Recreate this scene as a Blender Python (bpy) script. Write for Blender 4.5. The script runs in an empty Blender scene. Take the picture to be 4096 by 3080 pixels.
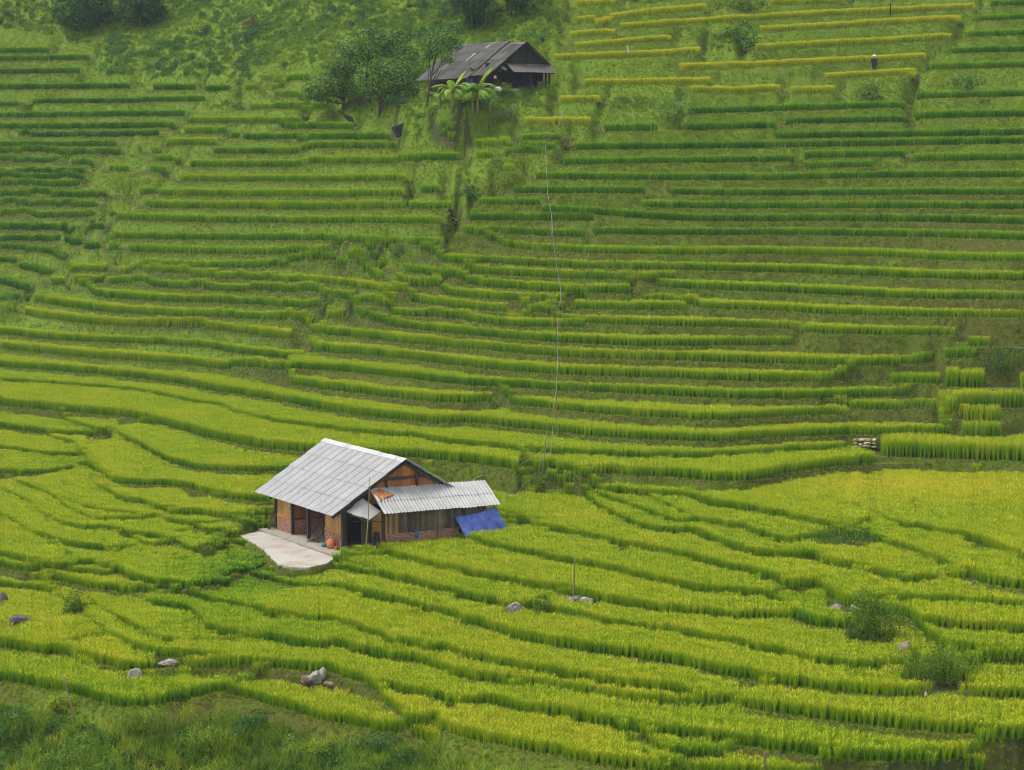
import bpy, bmesh, math, random
import numpy as np
from mathutils import Vector, Matrix

# ------------------------------------------------------------------ camera, sky, sun, exposure
scene = bpy.context.scene
COL = scene.collection
random.seed(4)
R = math.radians
_cam = bpy.data.cameras.new('camera')
_cam.sensor_fit = 'HORIZONTAL'; _cam.sensor_width = 36.0
_cam.lens = 36.0 * 8400.0 / 4096.0
_cam.clip_start = 1.0; _cam.clip_end = 2000.0
cam = bpy.data.objects.new('camera', _cam); COL.objects.link(cam)
cam.location = (0, 0, 22.15)
cam.rotation_euler = (R(90) - math.atan((1540.0 - 650.0) / 8400.0), 0, 0)
scene.camera = cam

SUN_ELEV, SUN_AZ = R(64), R(268)          # azimuth clockwise from +Y: high, from the left of the view
world = bpy.data.worlds.new('World'); scene.world = world
world.use_nodes = True
_wn = world.node_tree.nodes; _wl = world.node_tree.links
_sky = _wn.new('ShaderNodeTexSky'); _sky.sky_type = 'NISHITA'; _sky.sun_disc = False
_sky.sun_elevation = SUN_ELEV; _sky.sun_rotation = SUN_AZ
_sky.air_density = 1.0; _sky.dust_density = 3.0; _sky.ozone_density = 1.0; _sky.altitude = 1200
_hs = _wn.new('ShaderNodeHueSaturation'); _hs.inputs['Saturation'].default_value = .15      # thin overcast whitens the sky
_wl.new(_sky.outputs[0], _hs.inputs['Color']); _wl.new(_hs.outputs[0], _wn['Background'].inputs[0])
_wn['Background'].inputs[1].default_value = 0.115
_sun = bpy.data.lights.new('sun', 'SUN'); _sun.energy = 1.5; _sun.angle = R(22); _sun.color = (1.0, .94, .83)
sun = bpy.data.objects.new('sun', _sun); COL.objects.link(sun)
_sd = Vector((math.sin(SUN_AZ) * math.cos(SUN_ELEV), math.cos(SUN_AZ) * math.cos(SUN_ELEV), math.sin(SUN_ELEV)))
sun.rotation_euler = (-_sd).to_track_quat('-Z', 'Y').to_euler()
sun.location = (0, 0, 120)
vs = scene.view_settings
vs.view_transform = 'Standard'; vs.look = 'None'; vs.gamma = 1.0; vs.use_curve_mapping = False
vs.exposure = 1.15
scene.render.film_transparent = False
scene.cycles.max_bounces = 4; scene.cycles.diffuse_bounces = 2
scene.cycles.adaptive_threshold = 0.03; scene.cycles.glossy_bounces = 2
scene.cycles.transmission_bounces = 3; scene.cycles.transparent_max_bounces = 6
scene.cycles.volume_bounces = 0
scene.cycles.filter_width = 1.0
# ------------------------------------------------------------------ surveyed terrace edges
# every line: class | tile points ; tiles are views of the hillside (offset u, v, scale)
TILES = {'TM0': (0, 700, 1.58), 'TM1': (1350, 700, 1.58), 'TM2': (2700, 700, 1.584),
         'TL0': (0, 1600, 1.58), 'TL1': (1350, 1600, 1.58), 'TL2': (2700, 1600, .9069),
         'TB0': (0, 2200, 1.58), 'TB1': (1300, 2200, 1.58), 'TB2': (2700, 2200, 1.5845),
         'TT0': (0, 0, 1.8433), 'TT2': (2100, 0, 1.1082), 'TH': (1100, 50, 1.8433), 'TC': (2000, 400, 1.266)}
TRACE = """
y|TT2 210,28 400,22
y|TT2 290,125 400,84 560,64 800,45
y|TT2 205,98 330,92
y|TT2 415,132 700,110 1060,88 1400,68 1700,56 2010,40
y|TT2 1070,22 1440,14
y|TT2 185,170 250,162 400,156
y|TT2 1020,145 1300,130 1600,110 1950,93
y|TT2 205,218 400,200 650,180
y|TT2 120,270 400,258 600,250 780,235
y|TT2 980,230 1300,210 1600,195 1890,175
y|TT2 680,310 1000,300 1300,285 1550,275 1780,262
y|TT2 1325,352 1560,340 1730,328
y|TT2 250,378 430,378 840,370
y|TT2 725,412 960,415 1150,398
y|TT2 1170,417 1390,412
y|TT2 150,455 335,452
y|TT2 0,553 290,555
d|TT2 2045,30 2212,25
d|TT2 1980,95 2212,88
d|TT2 1945,165 2212,158
d|TT2 1870,240 2212,230
m|TT2 1790,312 2212,300
d|TT2 1715,440 2000,435 2212,428
d|TT2 725,508 1000,500 1300,490 1690,478
d|TT2 1140,552 1400,548 1700,541
d|TT2 1720,530 1900,525 2212,520
d|TT2 345,585 700,582 1120,570
d|TT2 1090,618 1500,612 2212,602
d|TT2 220,668 600,664 985,660 1500,652 2212,638
d|TT2 1230,705 1500,700 1690,698
d|TT2 1710,720 2212,712
d|TT2 175,733 600,727 1060,722 1210,714
d|TT2 1225,750 1535,744
d|TT2 35,797 600,802 1100,803 ; TM2 1000,30 1400,22 2211,18
d|TM1 1030,119 1600,121 1960,121
d|TM1 2080,126 2212,130 ; TM2 300,135 1000,135 1500,130 2211,132
d|TM1 870,193 1285,195
d|TM1 1890,205 2212,215 ; TM2 500,219 1000,216 1500,216 2211,222
d|TM1 1260,240 1480,248 1700,262 1880,276 2212,297 ; TM2 500,300 1000,296 1500,301 2211,318
d|TM1 820,292 1200,295 1640,293
d|TM1 780,370 1100,378 1350,393 1590,398
d|TM1 1620,376 1800,381 2212,386 ; TM2 700,385 1200,392 1700,402 2211,418
m|TM1 730,432 900,445 1100,468 1400,490 1700,502 2000,507 2212,508 ; TM2 400,506 900,515 1400,526 1700,546 2211,555
g|TM1 510,540 750,560 980,563 1200,576 1500,592 1900,602 2212,606 ; TM2 400,618 800,626 1200,645 1700,665 2211,675
g|TM1 790,622 1000,635 1300,653 1600,664 1870,669 2150,664
g|TM1 670,682 800,698 1100,722 1300,740 1500,752 1870,752
g|TM1 1890,706 2000,712 2212,723 ; TM2 300,735 700,751 1200,775 1500,790 2211,796
m|TM1 190,590 400,612 600,635 780,645
m|TM1 50,630 300,665 500,697 655,702
g|TM1 490,740 800,775 1100,798 1400,808 1530,802
g|TM1 320,800 600,824 900,860 1150,875 1460,871
g|TM1 210,882 500,897 800,926 1000,955 1200,965 1570,970
g|TM1 1130,906 1400,926 1600,944 1900,956 2212,964 ; TM2 300,968 700,980 850,1000 1000,1011 1300,1018 1800,1020
g|TM1 1480,852 1800,859 2212,862 ; TM2 65,860
g|TM1 1920,803 2212,810 ; TM2 60,828 150,848 300,855 600,863 900,885 1300,896 1600,905 2211,912
g|TM1 80,940 300,960 500,981 700,1005 1000,1032 1300,1058 1600,1075 1900,1087 2212,1088 ; TM2 300,1086 735,1086
g|TM0 1890,978 2000,1003 2100,1015 ; TM1 100,1028 200,1036 450,1070 700,1091 1000,1118 1300,1145 1500,1160 1900,1175 2212,1181 ; TM2 300,1192 700,1205 1000,1214 1300,1214 1640,1196
g|TM0 1930,1085 2000,1110 2100,1128 ; TM1 100,1135 300,1152 600,1190 900,1228 1150,1250 1400,1268 1900,1285 2212,1295 ; TM2 200,1308 500,1315 900,1318 1150,1302
g|TM0 1820,1232 1950,1234 2100,1243 ; TM1 100,1253 300,1276 600,1311 850,1338 1050,1346 1400,1368 1800,1386 2212,1408 ; TM2 400,1424 800,1424 1100,1417 1500,1408
g|TM1 990,1428 1100,1455 1400,1490 1700,1520 2000,1538 2212,1545 ; TM2 100,1557 350,1560 600,1540 900,1527 1080,1525
g|TM2 1840,1085 1950,1094 2211,1098
m|TM2 1680,1168 1910,1165
t|TM2 1690,1347 1900,1355 2211,1360
m|TM2 1360,1326 1500,1326 1680,1331
t|TM2 1670,1498 1780,1492 2000,1484 2211,1482
g|TM2 1000,1486 1300,1495 1660,1500
t|TM2 1790,1562 2000,1570 2090,1563
t|TL2 1020,139 1180,141
t|TL2 735,208 900,215 1266,228
g|TM0 30,1010 300,1040 600,1060 1000,1075 1300,1092 1500,1130 1800,1165 1950,1172
g|TM0 30,1100 300,1130 600,1160 900,1180 1200,1202 1500,1242 1700,1290 1900,1335 2100,1365 ; TM1 100,1380 300,1405 600,1439 800,1445 985,1442
g|TM0 0,1215 300,1236 600,1261 900,1290 1200,1332 1400,1375 1600,1403 1700,1420 1900,1460 2100,1495 ; TM1 100,1517 200,1530 600,1574 ; TL1 800,147 1000,166 1300,200 1600,235 2000,260 2212,266 ; TL2 150,156 350,141 600,130 1000,130
g|TM0 0,1325 300,1345 600,1366 900,1396 1200,1460 1400,1490 1500,1540 1800,1600 2100,1634 ; TL1 100,232 250,245 470,257 600,285 800,306 1000,327 1200,349 1500,366 1800,379 1980,385 2212,385 ; TL2 100,221 200,216 400,201 625,189
g|TL0 0,35 300,68 600,95 850,117 1000,155 1150,190 1250,225 1400,260 1600,300 1900,336 2050,348 ; TL1 510,375 700,391 900,415 1100,441 1300,470 1600,480 1750,473 1900,486 2212,503 ; TL2 150,301 270,297 400,271 550,250 735,232
m|TM0 1130,40 1500,42 2100,44 ; TM1 100,41 430,40
m|TM0 1000,129 1500,135 2100,139 ; TM1 100,138 440,135
m|TM1 500,115 660,113
m|TM0 915,205 1200,211 1700,218 2100,221 ; TM1 100,217 430,218
m|TM1 445,217 740,217
m|TM0 735,280 900,286 1300,300 2100,308 ; TM1 60,306 250,306 665,312
m|TM0 690,400 1000,406 1500,414 2100,416 ; TM1 100,424 300,435 500,444 680,442
m|TM0 690,475 900,490 1300,500 2090,512
m|TM0 2095,545 2200,546 ; TM1 120,544 240,541
m|TM0 860,572 1100,585 1500,591 2120,592
g|TM0 430,600 700,616 1000,645 1400,664 1700,672 2100,688 ; TM1 60,703 200,725 400,749
g|TM0 470,676 800,692 1100,720 1500,740 1900,752 2100,776 ; TM1 50,784 150,806 310,816
g|TM0 310,687 430,692
g|TM0 505,738 700,779 1000,801 1400,815 1800,836 2030,852
g|TM0 190,795 400,830 700,870 1000,890 1400,902 1700,921 2000,936
g|TM0 2035,912 2200,914
g|TM0 130,880 300,910 500,936 800,960 1100,971 1400,987 1700,1025 1850,1042
f|TL0 0,180 200,206 400,232 640,236
f|TL0 672,195 800,260 900,302 1000,365 1100,410 1250,441 1350,456 1600,461 1770,459
f|TL0 420,268 500,310 560,380 620,460 700,517 800,539 900,546 1100,547 1220,571 1350,610 1500,636 1720,656
f|TL0 905,655 950,692 1100,717 1300,742 1500,762 1740,765
f|TL0 0,320 150,346 300,365 490,369
f|TL0 0,470 100,475 235,477
f|TL0 205,505 232,580 300,632 400,691 500,750 620,802
f|TL0 720,738 900,761 1100,792 1300,834 1430,842
f|TL0 690,836 900,880 1050,896 1150,924 1215,952
f|TL0 1215,1030 1310,1084 1430,1106
f|TL0 1480,1070 1600,1130 1800,1176 2000,1212 ; TB1 0,248 200,303 400,357 600,402 800,452 955,494
f|TB1 972,482 1060,536 1250,591 1600,651 1900,692 2200,736 ; TB2 300,813 600,860 900,897 1200,938 1480,950 1590,932
f|TL0 0,750 100,802 200,870 400,930 600,961 750,968
f|TL0 0,1000 160,1042 320,1086
f|TL0 332,1093 500,1113 720,1133
f|TL0 570,1048 760,1088 850,1157 1040,1236
f|TL0 1055,1236 1100,1250 1300,1288 1500,1337 1700,1387 2000,1441 ; TB1 0,474 200,543 450,621 720,667 900,716 1200,776 1500,831 1800,881 2200,926 ; TB2 250,985 500,1031 800,1072 1100,1115 1400,1149 1800,1181 2212,1210
f|TL0 20,1200 200,1216 400,1252 560,1312 650,1372 740,1424 850,1482 1000,1558 1150,1592
f|TL0 1010,1322 1200,1352 1260,1424 1300,1482 1380,1512 1500,1517 1700,1547 2000,1601 ; TB1 50,636 200,676 400,720 490,732
f|TB1 520,704 600,746 800,812 1000,856 1300,883 1600,932 1900,984 2200,1012 ; TB2 270,1031
f|TB0 50,636 200,661 310,681
f|TB0 345,622 450,682 600,722 750,762 850,792
f|TB0 1150,688 1400,726 1700,756 2000,790 ; TB1 0,770 60,800 300,880 600,944 800,983 1010,997
f|TB1 1040,992 1200,1040 1500,1084 1800,1142 2200,1202 ; TB2 320,1246 700,1298 1100,1340 1500,1374 2212,1412
f|TB0 0,842 200,872 400,912 600,962 750,1010 900,1015
f|TB0 960,882 1200,922 1500,934 1700,992 1900,1052 ; TB1 0,1092 200,1133 400,1170 600,1188
f|TB1 700,1152 900,1211 1200,1272 1500,1322 1700,1372 1880,1394 2190,1412
f|TB2 0,1334 270,1338
f|TB2 -60,1436 300,1452 1100,1478 2212,1500
f|TL1 1390,548 1550,582 1750,603 2000,622 2212,638 ; TL2 100,386 300,420 450,446 540,461 640,471
f|TL1 1640,642 1800,702 2000,776 2190,826
f|TL2 130,463 260,486 390,529 430,526
f|TL2 40,489 160,521 260,548 400,575 455,573
f|TL2 462,574 560,615 650,629 750,656 845,683
f|TL1 1165,742 1200,802 1350,853 1600,893 1800,942 2000,978 2212,1021 ; TL2 150,616 300,646 450,670 520,676
f|TL1 750,882 900,942 1100,988 1400,1048 1700,1103 2000,1172 2212,1217 ; TL2 100,708 300,725 500,714
f|TL1 180,970 400,1030 600,1085 900,1146 1200,1202 1440,1236 1540,1264 1700,1301 2000,1352 2212,1372 ; TL2 200,804 410,808
f|TB1 40,102 200,152 500,226 700,277 900,331 1130,376 1270,378
f|TB1 1440,417 1700,481 1900,516 2200,556 ; TB2 200,606 400,636 700,701 900,746 1150,776 1400,764
f|TB2 640,335 720,420 790,481 900,505 1080,511
f|TB2 910,242 1000,301 1100,350 1190,367
f|TB2 1420,425 1560,496 1750,520 2000,536 2212,550
f|TB2 1760,645 1850,680 2000,686 2212,692
f|TB2 1640,922 1800,941 2212,961
f|TL2 735,526 850,571 950,611 1050,655 1150,681 1266,698
f|TL2 862,479 950,501 1050,516 1120,541 1200,571 1266,599
f|TB2 1400,326 1600,346 1900,373 2212,396
c|TT0 0,390 395,390
c|TT0 0,450 690,443
c|TT0 0,548 595,540
c|TT0 0,660 990,655
c|TT0 1115,665 1470,662
c|TT0 1490,672 1720,668
c|TT0 180,762 800,760 1540,745
c|TT0 0,786 160,784
c|TT0 0,868 800,858 1380,855
c|TT0 0,950 700,948 1300,940
c|TT0 130,1012 700,1008 1180,1000
c|TT0 0,1085 870,1076
c|TT0 0,1132 900,1138
c|TT0 0,1203 470,1196
c|TT0 490,1216 720,1210
c|TT0 0,1285 400,1280 640,1275
c|TT0 0,1332 640,1327
c|TT0 0,1386 600,1380
c|TT0 0,1452 950,1452
c|TT0 0,1520 750,1525
c|TT0 0,1600 750,1605
c|TM0 0,345 480,350
c|TM0 0,418 400,421
c|TM0 0,466 200,478 340,503 425,541
c|TM0 105,592 340,632
c|TM0 0,552 95,556
c|TM0 0,692 100,705 200,737
c|TM0 35,800 145,802
c|TM0 410,431 528,446
c|TM0 535,466 650,467
c|TM0 510,328 670,346
c|TM0 632,251 730,256
m|TT0 1910,595 2060,590
m|TT0 1770,665 1930,660
m|TT0 1965,660 2080,655
m|TT0 2000,716 2212,716
m|TT0 1830,806 2212,806
m|TT0 1390,906 2212,911
m|TT0 1340,986 1660,986
d|TT0 1670,1021 1785,1019
d|TT0 1805,1031 2180,1031
m|TT0 1180,1071 1620,1071
m|TT0 1100,1131 1200,1130
m|TT0 1080,1186 1340,1186
m|TT0 1560,1133 2212,1136 ; TH 250,1000 900,1006
m|TT0 1370,1231 2212,1233 ; TH 250,1116 1100,1118
m|TT0 780,1271 1230,1271
m|TT0 1030,1436 1165,1431
d|TH 20,857 590,861
d|TH 20,935 860,937
m|TH 0,500 260,500
m|TH 0,622 400,630
m|TH 0,711 440,713
m|TH 1190,987 1340,990
m|TH 1440,986 1740,990
m|TH 1800,945 2120,941
m|TH 900,1090 1400,1096
m|TH 1460,1075 1640,1078
m|TH 1800,1010 2100,1012
m|TC 0,228 60,228
m|TC 20,275 240,275
m|TC 0,366 100,368
"""
# ------------------------------------------------------------------ terrace survey -> ground profile
FPX, HOR, CEN = 8400.0, 650.0, 1540.0
PITCH = math.atan((CEN - HOR) / FPX)
CP, SP = math.cos(PITCH), math.sin(PITCH)
EYE = 22.15

def ray(u, v):
    """slope of the sight line through a photo point: x per metre of y, z per metre of y"""
    xc = (np.asarray(u, float) - 2048) / FPX
    yc = -(np.asarray(v, float) - CEN) / FPX
    dy = CP + yc * SP
    return xc / dy, (-SP + yc * CP) / dy

def spot(u, v, y):
    a, m = ray(u, v)
    return np.array([a * y, y, EYE + m * y])

CTRL = np.array([  # u, v, distance
    (2400, 3080, 90), (2400, 2950, 93.5), (2400, 2800, 97.5), (2400, 2600, 103.5), (2400, 2400, 110.5), (2400, 2250, 118),
    (2400, 2150, 125), (2400, 2000, 137), (2400, 1920, 145), (2400, 1850, 149), (2400, 1750, 152.5), (2400, 1650, 156),
    (2400, 1500, 160), (2400, 1250, 167), (2400, 1000, 175), (2400, 650, 188), (2400, 300, 205), (2400, 0, 222), (2400, -400, 250),
    (0, 1622, 189), (0, 1538, 198), (0, 1469, 202), (0, 1340, 207), (0, 1900, 152), (0, 2075, 137), (0, 2300, 122), (0, 2700, 103),
    (0, 1180, 222), (0, 1000, 232), (0, 600, 244), (0, 200, 260), (0, -300, 285), (350, 1130, 209), (700, 1000, 203), (700, 650, 219),
    (700, 250, 246), (700, -200, 275), (668, 2382, 117), (700, 1700, 175), (1200, 1810, 159), (1000, 2180, 122), (1300, 2800, 98), (1300, 3080, 94),
    (1400, 1400, 178), (1400, 1000, 186), (1400, 600, 203), (1400, 200, 228), (1400, -200, 255), (1900, 400, 203), (2000, 0, 228),
    (3300, 3080, 91), (4096, 3080, 93), (4096, 2600, 107), (4096, 2250, 122), (3500, 2200, 121), (3500, 1900, 149), (4096, 1880, 151),
    (4096, 1500, 161), (4096, 1050, 165), (4096, 650, 186), (4096, 300, 204), (4096, 0, 221), (4096, -400, 250),
    (3300, 1500, 160), (3300, 1000, 174), (3300, 650, 188), (3300, 300, 204), (3300, 0, 221),
    (0, 3080, 99), (700, 3080, 96.5), (700, 3300, 92), (0, 3300, 94.5), (2400, 3300, 84), (4096, 3300, 86)], float)

def _tps(r2):
    return np.where(r2 > 1e-12, r2 * np.log(np.maximum(r2, 1e-12)), 0.0)

CTRL[:, 2] *= np.where(CTRL[:, 1] > 2000, .962, np.where(CTRL[:, 1] > 1500, .972, .978))
_P = CTRL[:, :2] / 1000.0
_n = len(_P)
_K = _tps(((_P[:, None] - _P[None]) ** 2).sum(-1)) + np.eye(_n) * 0.02
_Q = np.c_[np.ones(_n), _P]
_A = np.block([[_K, _Q], [_Q.T, np.zeros((3, 3))]])
_W = np.linalg.solve(_A, np.r_[CTRL[:, 2], 0, 0, 0])

def far(u, v):
    """macro distance of the hillside seen at a photo point"""
    u, v = np.broadcast_arrays(np.asarray(u, float), np.asarray(v, float))
    p = np.stack([u.ravel(), v.ravel()], -1) / 1000.0
    r2 = ((p[:, None] - _P[None]) ** 2).sum(-1)
    return (_tps(r2) @ _W[:_n] + np.c_[np.ones(len(p)), p] @ _W[_n:]).reshape(u.shape)

NA, A0, A1 = 580, -0.300, 0.300
AS = np.linspace(A0, A1, NA)
def a_of(u): return (np.asarray(u, float) - 2048) / FPX      # close enough for choosing columns

class Strip: pass
strips = []
for line in TRACE.strip().splitlines():
    cls, rest = line.split('|')
    pts = []
    for seg in rest.split(';'):
        tk = seg.split(); u0, v0, sc_ = TILES[tk[0]]
        pts += [(u0 + float(p.split(',')[0]) / sc_, v0 + float(p.split(',')[1]) / sc_) for p in tk[1:]]
    pts.sort()
    if pts[0][0] < 60:                                   # the bench runs on past the picture's edge
        d = (pts[1][1] - pts[0][1]) / max(60, pts[1][0] - pts[0][0])
        pts.insert(0, (pts[0][0] - 520, pts[0][1] - 520 * max(-.15, min(.15, d)) * .5))
    if pts[-1][0] > 4055:
        d = (pts[-1][1] - pts[-2][1]) / max(60, pts[-1][0] - pts[-2][0])
        pts.append((pts[-1][0] + 520, pts[-1][1] + 520 * max(-.15, min(.15, d)) * .5))
    P = np.array(pts)
    s = Strip(); s.cls = cls
    s.ua, s.ub = P[0, 0], P[-1, 0]
    uu = np.linspace(P[0, 0], P[-1, 0], max(8, int((P[-1, 0] - P[0, 0]) / 14)))
    # smooth the surveyed polyline a little
    vv = np.interp(uu, P[:, 0], P[:, 1])
    k = np.array([1, 2, 3, 2, 1.]); k /= k.sum()
    if len(vv) > 12:
        vv = np.convolve(np.r_[vv[0], vv[0], vv, vv[-1], vv[-1]], k, 'valid')
    s.u, s.v = uu, vv
    s.vm = vv.mean()
    strips.append(s)

# level every bench: least squares on the benches' heights so that neighbours keep the slope's spacing
HZ = -0.75                                             # floor of the white roofed house
NS = len(strips)
UC = np.arange(-480, 4580, 20.0)
VV = np.full((NS, len(UC)), np.nan)
for i, s in enumerate(strips):
    ok = (UC >= s.ua) & (UC <= s.ub)
    VV[i, ok] = np.interp(UC[ok], s.u, s.v)
MM = ray(np.zeros_like(VV), VV)[1]
DM = far(np.broadcast_to(UC, VV.shape), np.nan_to_num(VV, nan=1000.))
ZM = EYE + MM * DM
lev = np.array([min(1, max(0, (s.vm - 930) / 770)) for s in strips])
rows, rhs = [], []
def eq(terms, val, w):
    r = np.zeros(NS)
    for i, c in terms: r[i] += c * w
    rows.append(r); rhs.append(val * w)
PIN = {(1464, 2214): -.15, (1325, 2264): -.5, (937, 2277): -.95, (1825, 2158): .2, (2087, 2070): .6, (1673, 1837): 2.6,
       (456, 2067): .2, (573, 2015): .6, (190, 2000): .0, (437, 2129): -.15, (769, 2252): -.7, (668, 2382): -1.35, (265, 1770): 1.2, (425, 1723): 1.85}
pinned = {}
for (pu, pv), dz in PIN.items():
    best = min(range(NS), key=lambda i: np.nanmin(np.hypot(UC - pu, VV[i] - pv)) if not np.isnan(VV[i]).all() else 1e9)
    pinned[best] = HZ + dz; eq([(best, 1)], HZ + dz, 40)
for k in range(0, len(UC), 2):
    idx = [i for i in range(NS) if not math.isnan(VV[i, k]) and strips[i].vm > 930]
    idx.sort(key=lambda i: -VV[i, k])
    for lo, hi in zip(idx, idx[1:]):
        ch, cl = 1 / MM[hi, k], -1 / MM[lo, k]
        val = DM[hi, k] - DM[lo, k] + EYE * (1 / MM[hi, k] - 1 / MM[lo, k])
        w = 1.0 if VV[lo, k] < 1950 else .35
        eq([(hi, ch), (lo, cl)], val, w)
        if VV[lo, k] > 1500:
            eq([(hi, 1), (lo, -1)], max(.32, ZM[hi, k] - ZM[lo, k]), 2.0)
    for i in idx: eq([(i, 1 / MM[i, k])], DM[i, k] + EYE / MM[i, k], .12)
for i in range(NS):
    if strips[i].vm <= 930: eq([(i, 1)], np.nanmean(np.where(np.isnan(VV[i]), np.nan, ZM[i])), 1)
zs = np.linalg.lstsq(np.array(rows), np.array(rhs), rcond=None)[0]
pairs = set()
for k in range(len(UC)):
    idx = [i for i in range(NS) if not math.isnan(VV[i, k]) and lev[i] > .99]
    idx.sort(key=lambda i: -VV[i, k])
    pairs |= set(zip(idx, idx[1:]))
for it in range(120):
    for lo, hi in pairs:
        gap = zs[hi] - zs[lo]
        if gap < .3:
            d = (.3 - gap) / 2; zs[hi] += d; zs[lo] -= d
    for i, z in pinned.items(): zs[i] = z
rng = np.random.default_rng(7)
YL = (zs[:, None] - EYE) / np.where(np.abs(MM) < 1e-3, -1e-3, MM)
YY = np.where(lev[:, None] > 0, DM * (1 - lev[:, None]) + YL * lev[:, None], DM)
ZZ = EYE + MM * YY
# resample on the mesh columns
SY = np.full((NS, NA), np.nan); SZ = np.full((NS, NA), np.nan)
SU = np.full((NS, NA), np.nan); SV = np.full((NS, NA), np.nan)
for i, s in enumerate(strips):
    ok = ~np.isnan(VV[i])
    if ok.sum() < 2: continue
    aa = ray(UC[ok], VV[i, ok])[0]
    inside = (AS >= aa[0]) & (AS <= aa[-1])
    ph = rng.uniform(0, 6.28, 4)
    wob = .10 * np.sin(AS * 210 + ph[0]) + .07 * np.sin(AS * 470 + ph[1]) + .05 * np.sin(AS * 930 + ph[2])
    SY[i, inside] = (np.interp(AS, aa, YY[i, ok]) + wob * (YY[i, ok].mean() / 160))[inside]
    SZ[i, inside] = np.interp(AS, aa, ZZ[i, ok])[inside]
    SU[i, inside] = np.interp(AS, aa, UC[ok])[inside]
    SV[i, inside] = np.interp(AS, aa, VV[i, ok])[inside]

# bench ends: taper back into the slope instead of breaking off
def v_of(y, z):
    m = (z - EYE) / y
    return CEN - FPX * (m * CP + SP) / (CP - m * SP)
SY_0 = SY.copy()
for i in range(NS):
    ks = np.nonzero(~np.isnan(SY_0[i]))[0]
    if len(ks) < 3: continue
    for k0, dk in ((ks[0], -1), (ks[-1], 1)):
        if k0 <= 2 or k0 >= NA - 3: continue
        y0, z0 = SY_0[i, k0], SZ[i, k0]
        k1 = k0 + dk
        up = [SY_0[j, k1] for j in range(NS) if j != i and not math.isnan(SY_0[j, k1]) and SY_0[j, k1] > y0 + .3]
        depth = min(min(up) - y0 if up else 3.0, 14.0)
        J = int(np.clip(depth * .75 / ((AS[1] - AS[0]) * y0), 5, 60)) if strips[i].vm > 1560 else 5
        for j in range(1, J + 1):
            k = k0 + dk * j
            if k < 0 or k >= NA or not math.isnan(SY[i, k]): break
            t = j / (J + 1); t = t * t * (2 - t)
            up = [SY_0[q, k] for q in range(NS) if q != i and not math.isnan(SY_0[q, k]) and SY_0[q, k] > y0 + .3 and SZ[q, k] > z0 - .05]
            dd = min(min(up) - y0 if up else depth, depth * 1.6)
            SY[i, k] = y0 + (dd - .25) * t; SZ[i, k] = z0; SU[i, k] = -9999; SV[i, k] = v_of(SY[i, k], z0)
# ------------------------------------------------------------------ small helpers
def tag(o, label=None, cat=None, group=None, kind=None):
    if label: o['label'] = label
    if cat: o['category'] = cat
    if group: o['group'] = group
    if kind: o['kind'] = kind
    return o

def link(name, data, parent=None, loc=None):
    o = bpy.data.objects.new(name, data); COL.objects.link(o)
    if parent: o.parent = parent
    if loc is not None: o.location = loc
    return o

def mesh_np(name, verts, faces, mat=None, smooth=False):
    """mesh from an (n,3) array and an (m,3) or (m,4) face array"""
    me = bpy.data.meshes.new(name)
    verts = np.asarray(verts, np.float32); faces = np.asarray(faces, np.int32)
    k = faces.shape[1]
    me.vertices.add(len(verts)); me.vertices.foreach_set('co', verts.ravel())
    me.loops.add(faces.size); me.loops.foreach_set('vertex_index', faces.ravel())
    me.polygons.add(len(faces))
    me.polygons.foreach_set('loop_start', np.arange(0, faces.size, k, dtype=np.int32))
    me.polygons.foreach_set('loop_total', np.full(len(faces), k, np.int32))
    me.update(calc_edges=True); me.validate()
    if smooth: me.polygons.foreach_set('use_smooth', np.ones(len(me.polygons), bool))
    if mat: me.materials.append(mat)
    return me

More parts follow.
